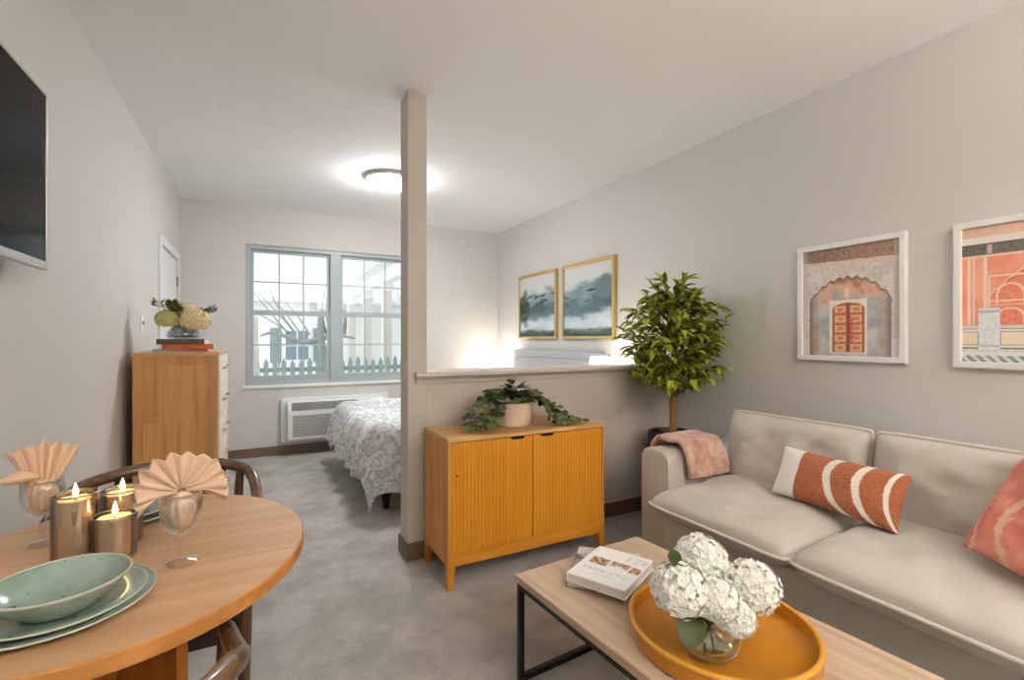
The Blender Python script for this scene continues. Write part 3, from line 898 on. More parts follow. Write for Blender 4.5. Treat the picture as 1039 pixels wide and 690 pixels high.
# patterned lumbar pillow
CLOTHP = painted('woven_cloth', 0.9, bump=0.25, bscale=350, sheen=0.1, spec=0.15)
def lumbar(u, v):
    n = nz(u * 60, v * 30, 1)
    if u < .29: return mixc((226, 222, 214), (236, 233, 226), .5 + n)
    c = mixc((150, 88, 58), (172, 106, 74), .5 + n)
    for x0 in (.485, .655, .855):
        # stripes bulge to the left and sweep right at the foot
        s = x0 + .17 * (abs(v - .62) ** 1.7) * (1.9 if v < .62 else 1.5)
        wd = .022 + .006 * abs(v - .5)
        if abs(u - s) < wd: return mixc((224, 214, 198), (236, 228, 216), .5 + n)
    return c
lp = obj('lumbar_pillow', pillow(BM(), .535, .235, .12, 180, 76, p=2.6, pinch=.05, wr=.005, seed=3, cfn=lumbar, cback=lambda u, v: (160, 96, 66)), CLOTHP, smooth=True)
lp.rotation_euler = (math.radians(-24), math.radians(1), -PI / 2 - math.radians(3))
lp.location = (2.236, 1.195, .648)
tag(lp, 'rust and white lumbar pillow with curved stripes on the sofa', 'pillow')
# coral square cushion
def coral(u, v):
    n = fb(u * 5, v * 5, 2, 1, 5); n2 = nz(u, v, 3, 30); n3 = nz(u, v, 8, 70)
    c = mixc((208, 118, 102), (228, 154, 134), .5 + n + .4 * n2)
    c = mixc(c, (230, 140, 100), sstep(.1, .5, fb(u * 4 + 9, v * 4, 1, 1, 3)) * .45)
    # cream trailing motif
    for cx, ph in ((.14, 0), (.40, 1.6), (.66, .7), (.90, 2.4)):
        s = cx + .045 * math.sin(v * 9 + ph)
        if abs(u - s) < .020 + .012 * n2: c = mixc(c, (226, 196, 166), .75)
        k = (v * 5 + ph) % 1
        d = abs(u - s - .075 * k)
        if k < .55 and d < .012: c = mixc(c, (224, 190, 160), .7)
    if v > .80:
        c = mixc((214, 180, 156), (222, 150, 118), sstep(-.2, .3, n2))
        if abs(v - .84) < .012 and (u * 11) % 1 < .45: c = (64, 46, 44)
    return mixc(c, (190, 90, 74), max(0, n3) * .3)
cp_ = obj('square_cushion', pillow(BM(), .46, .46, .16, 84, 84, p=2.4, pinch=.06, wr=.012, seed=11, cfn=coral), CLOTHP, smooth=True)
cp_.rotation_euler = (math.radians(-31), math.radians(3), -PI / 2 - math.radians(36))
cp_.location = (2.150, .485, .742)
tag(cp_, 'coral square cushion with cream motif leaning on the sofa back', 'cushion')

# fluffy throw folded over the left arm
FLUFF = None
def fluff_mat():
    m, nt, b = base_mat('fluffy_throw')
    tc = N(nt, 'ShaderNodeTexCoord')
    n1 = N(nt, 'ShaderNodeTexNoise'); n1.inputs['Scale'].default_value = 11; n1.inputs['Detail'].default_value = 5; n1.inputs['Distortion'].default_value = 1.2
    n2 = N(nt, 'ShaderNodeTexNoise'); n2.inputs['Scale'].default_value = 120; n2.inputs['Detail'].default_value = 4
    for n in (n1, n2): nt.links.new(tc.outputs['Object'], n.inputs['Vector'])
    rp = N(nt, 'ShaderNodeValToRGB'); e = rp.color_ramp.elements
    e[0].position = .34; e[0].color = col4((196, 134, 108)); e[1].position = .66; e[1].color = col4((224, 194, 172))
    nt.links.new(n1.outputs['Fac'], rp.inputs['Fac'])
    nt.links.new(rp.outputs['Color'], b.inputs['Base Color'])
    b.inputs['Roughness'].default_value = 1; b.inputs['Sheen Weight'].default_value = .4; b.inputs['Specular IOR Level'].default_value = .05
    bp = N(nt, 'ShaderNodeBump'); bp.inputs['Strength'].default_value = .9; bp.inputs['Distance'].default_value = .015
    nt.links.new(n2.outputs['Fac'], bp.inputs['Height']); nt.links.new(bp.outputs['Normal'], b.inputs['Normal'])
    return m
FLUFF = fluff_mat()
def throw_pt(u, v):
    """u along the arm (X), v from the outer side over the top and down the inner side"""
    x = 2.035 + .305 * u
    inn, outy, top = AI1 - .030, SY1 + .026, .712
    Ls = [.10, .20, .126]           # outer drop, across the top, inner drop
    s = v * sum(Ls); r = .05
    if s < Ls[0]:
        y, z = outy + .004, top - r - Ls[0] + s
        z = top - .05 - (Ls[0] - s)
    elif s < Ls[0] + Ls[1]:
        t = (s - Ls[0]) / Ls[1]
        y = outy + (inn - outy) * t
        z = top - .05 * max(0, abs(2 * t - 1) - .55) ** 2 / .2025
    else:
        t = (s - Ls[0] - Ls[1]); y, z = inn - .008 - .008 * math.sin(min(1, t / .14) * PI), top - .05 - t
    wob = .010 * fb(x * 9, v * 5, 2, 1, 3)
    if s >= Ls[0] + Ls[1]: y -= .003 + .012 * abs(nz(x * 9, v * 4, 1)) + .007 * math.sin(x * 40) ** 2 * v
    else: z += .012 + wob
    x += .012 * math.sin(v * 7) + .012 * nz(v * 6, u * 3, 2)
    return Vector((x, y, z)) - Vector((2.2, 1.95, .6))
bm = BM(); grid_surface(bm, 50, 60, throw_pt)
th = obj('throw_blanket', bm, FLUFF, smooth=True, loc=(2.2, 1.95, .6))
md = th.modifiers.new('thick', 'SOLIDIFY'); md.thickness = .020; md.offset = 0.0
tag(th, 'fluffy salmon pink throw folded over the left sofa arm', 'blanket')

# ------------------------------------------------------------------ coffee table (turned slightly)
OAKL = wood('pale_oak', (194, 172, 148), (166, 142, 116), 'Y', .5)
CT = Vector((.848, 1.590, 0)); CTA = math.radians(4.5)
CW, CL, CH = .655, 1.18, .40
cx = CT + Matrix.Rotation(CTA, 3, 'Z') @ Vector((CW / 2, -CL / 2, 0))
ct = thing('coffee_table', 'pale oak coffee table with thin black metal frame before the sofa', 'coffee table', cx, CTA)
obj('table_top', boxes((-CW / 2, CW / 2, -CL / 2, CL / 2, CH - .028, CH)), OAKL, ct, bevel=.003)
q = .021
for sx in (-1, 1):
    for sy in (-1, 1):
        x, y = sx * (CW / 2 - q / 2 - .006), sy * (CL / 2 - q / 2 - .006)
        obj('leg', boxes((x - q / 2, x + q / 2, y - q / 2, y + q / 2, 0, CH - .028)), BLACKM, ct, bevel=.0015)
for sy in (-1, 1):
    y = sy * (CL / 2 - q / 2 - .006)
    for z in (0, CH - .028 - q):
        obj('rail', boxes((-CW / 2 + q + .006, CW / 2 - q - .006, y - q / 2, y + q / 2, z, z + q)), BLACKM, ct)
for sx in (-1, 1):
    x = sx * (CW / 2 - q / 2 - .006)
    for z in (0, CH - .028 - q):
        obj('rail', boxes((x - q / 2, x + q / 2, -CL / 2 + q + .006, CL / 2 - q - .006, z, z + q)), BLACKM, ct)

# round tray
TRR = .262
AMBER = plain('amber_lacquer', (186, 121, 20), 0.3, var=0.05, scale=6, coat=0.3)
tr = thing('serving_tray', 'large round amber yellow tray on the coffee table', 'tray', (1.205, .965, CH))
bm = BM(); lathe(bm, [(0, 0), (TRR - .015, 0), (TRR - .003, .006), (TRR, .050), (TRR - .003, .054), (TRR - .009, .054), (TRR - .012, .050), (TRR - .014, .014), (TRR - .022, .009), (0, .009)], seg=80)
obj('tray_body', bm, AMBER, tr, smooth=True, auto=40)
bm = BM(); lathe(bm, [(TRR - .0003, .044), (TRR + .002, .047), (TRR + .002, .054), (TRR - .002, .057), (TRR - .010, .057), (TRR - .0135, .053), (TRR - .011, .046)], seg=80)
obj('rim', bm, plain('amber_rim', (206, 146, 46), .35, var=.04), tr, smooth=True)

# glass bowl vase with hydrangeas
VG = thin_glass('vase_glass', (248, 250, 246), .05)
VX, VY, VZ = 1.118, .930, CH + .0095
va = thing('glass_vase', 'low round clear glass vase of water on the amber tray', 'vase', (VX, VY, VZ))
bm = BM(); lathe(bm, [(0, 0), (.045, 0), (.068, .010), (.082, .034), (.084, .056), (.076, .082), (.064, .100), (.061, .1015), (.0595, .099), (.072, .080), (.0795, .056), (.0775, .036), (.064, .014), (.043, .007), (0, .007)], seg=56)
obj('vase_glass', bm, VG, va, smooth=True)
bm = BM(); lathe(bm, [(0, .0075), (.042, .0076), (.0635, .0146), (.0772, .0362), (.0786, .052), (0, .052)], seg=48)
obj('water', bm, thin_glass('water', (250, 250, 240), .03), va, smooth=True)
PETAL = painted('hydrangea_petal', 0.7, sheen=0.1, spec=0.2)
LEAFP = painted('leaf', 0.45, bump=0.15, bscale=80, spec=0.2)
STEMG = plain('green_stem', (88, 104, 48), .5, var=.15)
def bloom(bm, R, n, seed, c1, c2, ps=.017, flat=.9):
    rnd = random.Random(seed)
    lay = bm.loops.layers.float_color.new('Col')
    for i in range(n):
        z = 1 - 1.72 * (i + .5) / n; a = i * 2.399963
        r = math.sqrt(max(0, 1 - z * z))
        d = Vector((r * math.cos(a), r * math.sin(a), z * flat)).normalized()
        d = (d + Vector((rnd.uniform(-.1, .1), rnd.uniform(-.1, .1), rnd.uniform(-.1, .1)))).normalized()
        c = d * R * rnd.uniform(.88, 1.06); c.z *= flat
        t = d.cross(Vector((.3, .2, 1))).normalized(); b2 = d.cross(t)
        ph = rnd.uniform(0, PI); s = ps * rnd.uniform(.85, 1.15); colr = mixc(c1, c2, rnd.random())
        ctr = bm.verts.new(c - d * s * .15)
        for k in range(4):
            an = ph + k * PI / 2
            e = t * math.cos(an) + b2 * math.sin(an); f = t * -math.sin(an) + b2 * math.cos(an)
            p1 = bm.verts.new(c + e * s * .55 + f * s * .46 + d * s * .12)
            p2 = bm.verts.new(c + e * s * 1.05 + d * s * rnd.uniform(-.1, .3))
            p3 = bm.verts.new(c + e * s * .55 - f * s * .46 + d * s * .12)
            fc_ = bm.faces.new((ctr, p1, p2, p3))
            for l in fc_.loops: l[lay] = col4(colr)
    # green-cream heart behind the florets
    m = Matrix.Diagonal((R * .80, R * .80, R * .80 * flat, 1))
    before = set(bm.faces)
    bmesh.ops.create_icosphere(bm, subdivisions=2, radius=1, matrix=m)
    for f in bm.faces:
        if f not in before:
            for l in f.loops: l[lay] = col4(mixc(c1, (190, 196, 150), .35))
    return bm
heads = [  # room position, radius, label
    ((1.150, .985, .640), .074, 'white hydrangea bloom standing topmost in the glass vase'),
    ((1.020, .945, .600), .076, 'white hydrangea bloom over the green leaf, on the book side of the vase'),
    ((1.085, .880, .590), .060, 'white hydrangea bloom facing forward in the middle of the vase'),
    ((1.225, .880, .590), .076, 'white hydrangea bloom leaning over the tray toward the sofa seat'),
    ((1.135, .860, .535), .050, 'small low white hydrangea bloom hanging over the front of the vase'),
]
for i, (hp, R, lab) in enumerate(heads):
    t = thing('hydrangea', lab, 'flower', (VX, VY, VZ + .02), 0, 'white hydrangeas in the glass vase')
    L = Vector(hp) - t.location
    obj('flower_head', bloom(BM(), R, 250, 40 + i, (248, 248, 243), (238, 239, 226), .0135), PETAL, t, loc=L)
    ang = math.atan2(L.y, L.x)
    base = Vector((-.040 * math.cos(ang), -.040 * math.sin(ang), .002))
    neck = Vector((.030 * math.cos(ang), .030 * math.sin(ang), .085))
    bm = BM(); tube(bm, smooth_path([base, (base + neck) / 2, neck, L - Vector((0, 0, R * .6))], 6), .0036, 8)
    obj('stem', bm, STEMG, t, smooth=True)
    if i in (0, 1, 3):
        for (lp_, ld, LL, W) in {0: [((1.055, .965, .645), (-.6, -.1, .55), .085, .06)], 1: [((1.045, .915, .552), (-.75, -.45, -.35), .115, .085)], 3: [((1.205, .985, .600), (.15, .25, .8), .085, .065)]}[i]:
            bm = BM(); lay = bm.loops.layers.float_color.new('Col')
            P = Vector(lp_) - t.location
            leaf(bm, P, ld, (-.3, -.6, .7), LL, W, lay, (58, 66, 28), cup=.12, droop=.22, blunt=.8)
            tube(bm, smooth_path([neck * .9, (neck + P) / 2 + Vector((0, 0, .01)), P], 4), .0022, 6)
            for f in bm.faces:
                for l in f.loops:
                    l[lay] = col4((56, 66, 28))
            o = obj('leaf', bm, LEAFP, t, smooth=True)
            o.modifiers.new('s', 'SUBSURF').render_levels = 1

# two books on the coffee table
def book(name, label, cat, loc, rz, W, L, T, cover, pages, cf=None, group=None, nx=60, ny=60, cover_mat=None):
    """lying book: spine along -X side, W along X, L along Y, top at T"""
    r = thing(name, label, cat, loc, rz, group)
    ct_ = .0028
    bm = boxes((-W / 2, W / 2, -L / 2, L / 2, 0, ct_), (-W / 2, -W / 2 + .004, -L / 2, L / 2, ct_, T - ct_), (-W / 2, W / 2, -L / 2, L / 2, T - ct_, T))
    obj('cover', bm, cover, r, bevel=.0008)
    bm = boxes((-W / 2 + .004, W / 2 - .004, -L / 2 + .004, L / 2 - .004, ct_, T - ct_))
    obj('page_block', bm, pages, r)
    if cf:
        bm = BM(); grid_surface(bm, nx, ny, lambda u, v: (-W / 2 + .001 + (W - .002) * u, -L / 2 + .001 + (L - .002) * v, T + .0004), cf)
        obj('cover_print', bm, cover_mat or PAPER, r)
    return r
PAGES = plain('paper_pages', (222, 216, 206), .8, var=.05, scale=40)
def cover_white(u, v):
    # u across from the spine, v up the page (reading direction runs along u)
    n = fb(u * 9, v * 9, 1, 1, 4)
    c = (232, 232, 230)
    if .10 < u < .98 and .44 < v < .66:
        for a, b2, lo, hi, k in ((.10, .42, .45, .66, 0), (.46, .78, .50, .66, 1), (.80, .98, .46, .64, 2)):
            if a < u < b2 and lo < v < hi:
                c = mixc((126, 84, 56), (214, 176, 142), .5 + 1.6 * fb(u * 14 + k, v * 14, 3, 1, 4))
                if k == 1 and v < .56: c = mixc((220, 214, 206), (170, 160, 150), .5 + 2 * n)
    if .62 < u < .97 and .72 < v < .93: c = mixc((232, 228, 224), (208, 200, 196), .5 + 2 * n)
    # title, too small to read: a line of thin grey strokes
    if .26 < v < .34 and .12 < u < .92:
        k = (u - .12) / .05
        if int(k) != 8 and .25 < k % 1 < .62 and (nz(int(k) * 1.7, int(v * 60), 1, 2.3) > -.15): c = (150, 162, 168)
    if .18 < v < .205 and .3 < u < .7 and (u * 60) % 1 < .5: c = (182, 188, 190)
    return c
def cover_grey(u, v):
    n = fb(u * 5, v * 5, 6, 1, 5)
    return mixc(mixc((92, 96, 90), (150, 148, 140), .5 + n), (196, 188, 176), sstep(.62, .8, v + .2 * n))
BW = plain('book_cover_white', (228, 228, 226), .45, var=.01)
BG = plain('book_cover_grey', (128, 122, 114), .5, var=.08)
b1 = book('book', 'grey-green photo book lying under the white book', 'book', (1.160, 1.440, CH), math.radians(-45), .25, .300, .022, BG, PAGES, cover_grey)
b2 = book('book', 'thick white book with food photos on top of grey book', 'book', (1.136, 1.378, CH + .0232), math.radians(-64), .222, .27, .032, BW, PAGES, cover_white, nx=110, ny=90)

# ------------------------------------------------------------------ sideboard
SBT = wood('sideboard_top_wood', (212, 168, 112), (188, 138, 80), 'X', .45)
SBS = wood('sideboard_side_wood', (212, 152, 78), (186, 122, 50), 'Z', .5)
SBD = wood('sideboard_door_wood', (212, 146, 36), (198, 128, 22), 'Z', .5)
SBA = wood('sideboard_apron_wood', (208, 140, 44), (188, 118, 24), 'X', .5)
sb = thing('sideboard', 'amber wooden sideboard with two reeded doors against the half wall', 'sideboard', (1.341, 2.494, 0))
HW, HD = .5015, .195
obj('top', boxes((-HW, HW, -HD, HD, .757, .777)), SBT, sb, bevel=.002)
for sx in (-1, 1):
    x0, x1 = sorted((sx * HW, sx * (HW - .018)))
    obj('side_panel', boxes((x0, x1, -HD, HD, .165, .757)), SBS, sb, bevel=.0015)
obj('back_panel', boxes((-HW + .018, HW - .018, HD - .01, HD, .165, .757)), SBS, sb)
obj('bottom_panel', boxes((-HW + .018, HW - .018, -HD + .004, HD - .01, .165, .183)), SBA, sb)
for sx in (-1, 1):
    a, b_ = (-HW + .0195, -.0025) if sx < 0 else (.0025, HW - .0195)
    n = 23; wd = (b_ - a) / n
    outl = [(a, -HD + .020)]
    for k in range(n):
        x = a + k * wd
        outl += [(x + .0004, -HD + .0042), (x + wd * .16, -HD + .0015), (x + wd * .5, -HD + .0005), (x + wd * .84, -HD + .0015), (x + wd - .0004, -HD + .0042)]
    outl.append((b_, -HD + .020))
    bm = BM(); prism(bm, outl, 'Z', .186, .753)
    d = obj('door', bm, SBD, sb)
    xp = -.075 if sx < 0 else .075
    xp += -.02 if sx < 0 else .02
    bm = BM(); prism(bm, [(xp - .042, .754), (xp - .038, .744), (xp - .030, .740), (xp + .030, .740), (xp + .038, .744), (xp + .042, .754)], 'Y', -HD - .001, -HD + .012)
    obj('finger_pull', bm, BLACKM, d, label='dark finger pull cut into the top of the door')
    if sx < 0:
        k = BM(); lathe(k, [(0, 0), (.006, 0), (.006, .003), (.003, .004), (0, .004)], seg=14)
        obj('lock', k, BLACKM, d, loc=(-HW + .05, -HD + .003, .585), rot=(PI / 2, 0, 0))
# base frame: aprons and tapered legs
for y0, y1 in ((-HD, -HD + .022), (HD - .022, HD)):
    obj('apron', boxes((-HW + .04, HW - .04, y0, y1, .120, .165)), SBA, sb)
for sx in (-1, 1):
    x0, x1 = sorted((sx * HW, sx * (HW - .022)))
    obj('apron', boxes((x0, x1, -HD + .04, HD - .04, .120, .165)), SBS, sb)
    for sy in (-1, 1):
        bm = BM()
        xo, yo = sx * HW, sy * HD
        top = [(xo, yo), (xo - sx * .042, yo), (xo - sx * .042, yo - sy * .042), (xo, yo - sy * .042)]
        bot = [(xo, yo), (xo - sx * .027, yo), (xo - sx * .027, yo - sy * .027), (xo, yo - sy * .027)]
        A = [bm.verts.new((*p, .165)) for p in top]; A2 = [bm.verts.new((*p, .120)) for p in top]; B = [bm.verts.new((*p, 0)) for p in bot]
        bm.faces.new(A); bm.faces.new(B)
        for P, Q in ((A, A2), (A2, B)):
            for i in range(4): bm.faces.new((P[i], P[(i + 1) % 4], Q[(i + 1) % 4], Q[i]))
        obj('leg', bm, SBA, sb, bevel=.0015)

# trailing plant in a cream pot on the sideboard
POTC = plain('cream_ceramic', (216, 196, 172), 0.6, var=0.05, scale=30, bump=0.1)
SOIL = plain('soil', (52, 40, 30), .95, var=.3, scale=60, bump=.8)
PX, PY, PZ = 1.325, 2.500, .777
pp = thing('potted_plant', 'trailing green plant in a ribbed cream pot on the sideboard', 'plant', (PX, PY, PZ))
bm = BM()
prof = [(0, 0), (.088, 0), (.094, .006)]
for k in range(15):
    z = .010 + k * .0088
    prof += [(.0975 + .013 * (z / .14), z), (.0995 + .013 * (z / .14), z + .0044)]
prof += [(.111, .141), (.105, .143), (.102, .138), (.099, .02), (0, .02)]
lathe(bm, prof, seg=56)
obj('pot', bm, POTC, pp, smooth=True)
bm = BM(); lathe(bm, [(0, .122), (.1005, .122), (.1005, .116), (0, .116)], seg=32)
obj('soil', bm, SOIL, pp)
rnd = random.Random(21)
fol = BM(); flay = fol.loops.layers.float_color.new('Col')
def rleaf(p, d, L, W, up=(0, 0, 1)):
    g = rnd.random()
    c = mixc((42, 52, 26), (102, 110, 60), g) if rnd.random() > .2 else mixc((82, 98, 88), (118, 128, 112), g)
    leaf(fol, p, d, up, L, W, flay, c, cup=.10, droop=.15, blunt=.9)
for i in range(105):
    a = rnd.uniform(0, 2 * PI); r = .115 * math.sqrt(rnd.random()); z = .135 + .105 * (1 - (r / .125) ** 2) * rnd.uniform(.35, 1)
    d = Vector((math.cos(a) * (.5 + r * 6), math.sin(a) * (.5 + r * 6), rnd.uniform(-.1, .8)))
    rleaf((r * math.cos(a), r * math.sin(a) * .9, z), d, rnd.uniform(.048, .066), rnd.uniform(.042, .056))
vines = []
for side, ends in ((-1, [(-.370, -.080, .02), (-.30, -.125, .02), (-.30, -.01, .09), (-.22, -.14, .05), (-.20, .03, .15)]), (1, [(.400, -.135, .02), (.33, -.125, .02), (.30, -.05, .06), (.24, -.145, .02), (.20, .04, .14), (.30, .02, .09)])):
    for e in ends:
        E_ = Vector(e)
        st = Vector((side * .05, E_.y * .3, .135)); m1 = Vector((side * .125, E_.y * .6, .185)); m2 = Vector((st.x + (E_.x - st.x) * .62, E_.y * .9, max(.075, E_.z + .05)))
        path = smooth_path([st, m1, m2, E_], 10)
        vines.append(path)
        for i in range(6, len(path)):
            if rnd.random() < .42: continue
            p = path[i]; t = (path[i] - path[i - 1]).normalized()
            s = 1 if i % 2 else -1
            d = t * .4 + Vector((0, -1, 0)) * s * rnd.uniform(.4, 1.0) + Vector((rnd.uniform(-.3, .3), rnd.uniform(-.4, .2), rnd.uniform(-.5, .4)))
            rleaf((p.x, p.y, max(.012, p.z)), d, rnd.uniform(.046, .062), rnd.uniform(.040, .054), (0, -.5, .8))
for v in fol.verts:
    if v.co.z < .006 and math.hypot(v.co.x, v.co.y) > .1: v.co.z = .006 + rnd.random() * .004
    if v.co.y > .165: v.co.y = .165
for path in vines:
    bm = BM(); tube(bm, path, .0022, 6); obj('vine', bm, STEMG, pp, smooth=True)
o = obj('foliage', fol, LEAFP, pp, smooth=True)

# ------------------------------------------------------------------ tall potted tree in the corner
TBX, TBY = 2.545, 2.425
tt = thing('potted_tree', 'bushy green potted tree in a tall black planter behind the sofa arm', 'tree', (TBX, TBY, 0))
bm = BM(); lathe(bm, [(0, 0), (.120, 0), (.126, .008), (.166, .615), (.168, .640), (.160, .645), (.154, .638), (.150, .60), (0, .60)], seg=48)
obj('planter', bm, plain('black_planter', (30, 28, 27), .45, var=.1), tt, smooth=True, auto=40)
bm = BM(); lathe(bm, [(0, .612), (.151, .612), (.150, .602), (0, .602)], seg=32); obj('soil', bm, SOIL, tt)
BARK = plain('tree_bark', (140, 100, 58), .9, var=.4, scale=40, bump=.8, bscale=60)
trunk = smooth_path([(0, 0, .60), (.006, .0, .78), (-.006, .0, .96), (.01, 0, 1.14), (.0, .0, 1.34), (.01, 0, 1.52)], 6)
bm = BM(); tube(bm, trunk, [.026 - .017 * (i / 30) ** 1.5 for i in range(31)], 12)
obj('trunk', bm, BARK, tt, smooth=True)
rnd = random.Random(5)
tb = BM(); fol = BM(); flay = fol.loops.layers.float_color.new('Col')
CC = Vector((.0, -.01, 1.300)); RX, RZ = .400, .430
tips = []
nb = 132
for i in range(nb):
    z = 1 - 2 * (i + .5) / nb; a = i * 2.399963 + rnd.uniform(-.2, .2); r = math.sqrt(1 - z * z)
    k = rnd.uniform(.62, 1.0)
    d = Vector((r * math.cos(a), r * math.sin(a), z))
    tip = CC + Vector((d.x * RX, d.y * RX, d.z * RZ)) * k
    tip.z += .02 * rnd.uniform(-1, 1)
    if z < -.86: continue
    wx, wy = tip.x + TBX, tip.y + TBY
    if wx > XR - .05: tip.x = XR - .05 - TBX
    if wy > HY0 - .06 and tip.z < 1.17: tip.y = HY0 - .06 - TBY
    h = max(.88, min(1.46, tip.z - .10 - .12 * rnd.random()))
    bi = min(range(len(trunk)), key=lambda q: abs(trunk[q].z - h))
    st = trunk[bi]
    mid = (st + tip) / 2 + Vector((0, 0, .03))
    path = smooth_path([st, mid, tip], 7)
    tube(tb, path, [.006 - .004 * q / 14 for q in range(15)], 5)
    nl = rnd.randint(7, 10)
    for j in range(nl):
        f = .42 + .58 * (j + rnd.random() * .6) / nl
        p = path[min(14, int(f * 14))]
        t = (path[14] - path[9]).normalized()
        a2 = rnd.uniform(0, 2 * PI)
        s1 = t.cross(Vector((0, 0, 1)));
        if s1.length < .1: s1 = Vector((1, 0, 0))
        s1.normalize(); s2 = s1.cross(t)
        dd = t * .75 + s1 * math.cos(a2) * .8 + s2 * math.sin(a2) * .5 + Vector((0, 0, rnd.uniform(-.35, .15)))
        dd.normalize()
        L = rnd.uniform(.078, .112)
        q = Vector(p) + dd * L
        if q.x + TBX > XR - .02: dd.x = -abs(dd.x) * .6
        if q.y + TBY > HY0 - .012 and q.z < 1.13: dd.y = -abs(dd.y) * .6
        g = rnd.random()
        c = mixc((116, 134, 34), (186, 192, 74), g)
        if rnd.random() < .2: c = mixc((62, 74, 18), (96, 104, 34), g)
        leaf(fol, p, dd, (0, 0, 1), L, L * rnd.uniform(.46, .62), flay, c, cup=.22, droop=.22, blunt=.35)
for v in fol.verts:
    if v.co.x + TBX > XR - .012: v.co.x = XR - .012 - TBX - rnd.random() * .01
    if v.co.y + TBY > HY0 - .07 and v.co.z < 1.12: v.co.y = HY0 - .07 - TBY - rnd.random() * .01
obj('branches', tb, BARK, tt, smooth=True)
obj('foliage', fol, LEAFP, tt, smooth=False)

# ------------------------------------------------------------------ dresser at the left wall
DRW = wood('dresser_wood', (200, 150, 92), (160, 108, 56), 'Z', .45, stave=.085)
DRF = wood('dresser_frame_wood', (196, 146, 90), (164, 114, 62), 'Z', .45)
DRT = wood('dresser_top_wood', (204, 158, 104), (176, 126, 72), 'Y', .4)
DRWR = wood('drawer_front_wood', (232, 222, 204), (214, 200, 178), 'Y', .45)
dx0, dx1, dy0, dy1, dz = -.690, -.250, 3.60, 4.40, 1.205
dr = thing('dresser', 'tall wooden chest of drawers with pale drawer fronts at left wall', 'dresser', ((dx0 + dx1) / 2, (dy0 + dy1) / 2, 0))
a, b_ = (dx1 - dx0) / 2, (dy1 - dy0) / 2
obj('top', boxes((-a - .004, a + .006, -b_ - .006, b_ + .006, dz - .022, dz)), DRT, dr, bevel=.003)
for sy in (-1, 1):
    ys = sorted((sy * b_, sy * (b_ - .024)))
    bm = boxes((-a, -a + .05, ys[0], ys[1], .0, dz - .022), (a - .05, a, ys[0], ys[1], .0, dz - .022), (-a + .05, a - .05, ys[0], ys[1], dz - .075, dz - .022), (-a + .05, a - .05, ys[0], ys[1], .10, .17))
    sp = obj('side_frame', bm, DRF, dr, bevel=.0015)
    yp = sorted((sy * (b_ - .008), sy * (b_ - .020)))
    obj('side_panel', boxes((-a + .05, a - .05, yp[0], yp[1], .17, dz - .075)), DRW, sp)
obj('back', boxes((-a, -a + .008, -b_ + .024, b_ - .024, .1, dz - .022)), DRF, dr)
obj('inside', boxes((-a + .008, a - .035, -b_ + .024, b_ - .024, .10, dz - .022)), DRF, dr)
nd = 5; hh = (dz - .022 - .11) / nd
for k in range(nd):
    z0 = .11 + k * hh + .006
    d = obj('drawer', boxes((a - .032, a + .012, -b_ + .004, b_ - .004, z0, z0 + hh - .010)), DRWR, dr, bevel=.003, label='pale drawer front')
    for y in (-.18, .18):
        k2 = BM(); tube(k2, [(a + .012, y - .045, z0 + hh * .55), (a + .034, y - .040, z0 + hh * .55), (a + .034, y + .040, z0 + hh * .55), (a + .012, y + .045, z0 + hh * .55)], .0045, 8)
        obj('handle', k2, NICKEL, d)
# books, vase and flowers on the dresser
ORB = plain('orange_cover', (196, 86, 44), .5, var=.05)
DKB = plain('charcoal_cover', (84, 82, 74), .6, var=.08)
LTB = plain('pale_cover', (178, 182, 180), .5, var=.04)
def book_b(label, loc, rz, W, L, T, cover, spine_text=False):
    """book lying with its spine toward -Y: W along X"""
    r = thing('book', label, 'book', loc, rz, 'books stacked on the dresser')
    bm = boxes((-W / 2, W / 2, -L / 2, L / 2, 0, .003), (-W / 2, W / 2, -L / 2, L / 2, T - .003, T), (-W / 2, W / 2, -L / 2, -L / 2 + .004, .003, T - .003))
    obj('cover', bm, cover, r, bevel=.001)
    obj('page_block', boxes((-W / 2 + .005, W / 2 - .005, -L / 2 + .004, L / 2 - .005, .003, T - .003)), PAGES, r)
    if spine_text:
        bm = boxes((-W * .45, -W * .42, -L / 2 - .0006, -L / 2, T * .4, T * .6), (-W * .10, -W * .08, -L / 2 - .0006, -L / 2, T * .35, T * .6), (-W * .06, W * .03, -L / 2 - .0006, -L / 2, T * .38, T * .58))
        obj('spine_lettering', bm, BLACKM, r)
    return r
book_b('pale thin book lowest of the stack on the dresser', (-.480, 3.900, dz), math.radians(4), .30, .225, .018, LTB)
book_b('orange book in the stack on the dresser', (-.430, 3.865, dz + .0182), math.radians(1), .285, .215, .031, ORB, True)
book_b('charcoal book topmost of the stack on the dresser', (-.462, 3.880, dz + .0494), math.radians(-5), .265, .205, .036, DKB)
zt = dz + .0856
gv = thing('flower_vase', 'squat grey glass vase on the charcoal book', 'vase', (-.465, 3.880, zt))
bm = BM(); lathe(bm, [(0, 0), (.070, 0), (.092, .006), (.100, .022), (.092, .048), (.070, .075), (.056, .088), (.054, .093), (.050, .092), (.064, .073), (.085, .046), (.092, .023), (.066, .010), (0, .010)], seg=44)
obj('vase_glass', bm, thin_glass('smoky_glass', (234, 239, 240), .12), gv, smooth=True)
bm = BM(); lathe(bm, [(0, .011), (.066, .011), (.088, .022), (.084, .042), (.078, .050), (0, .050)], seg=36)
obj('water', bm, thin_glass('vase_water', (214, 224, 224), .04), gv, smooth=True)
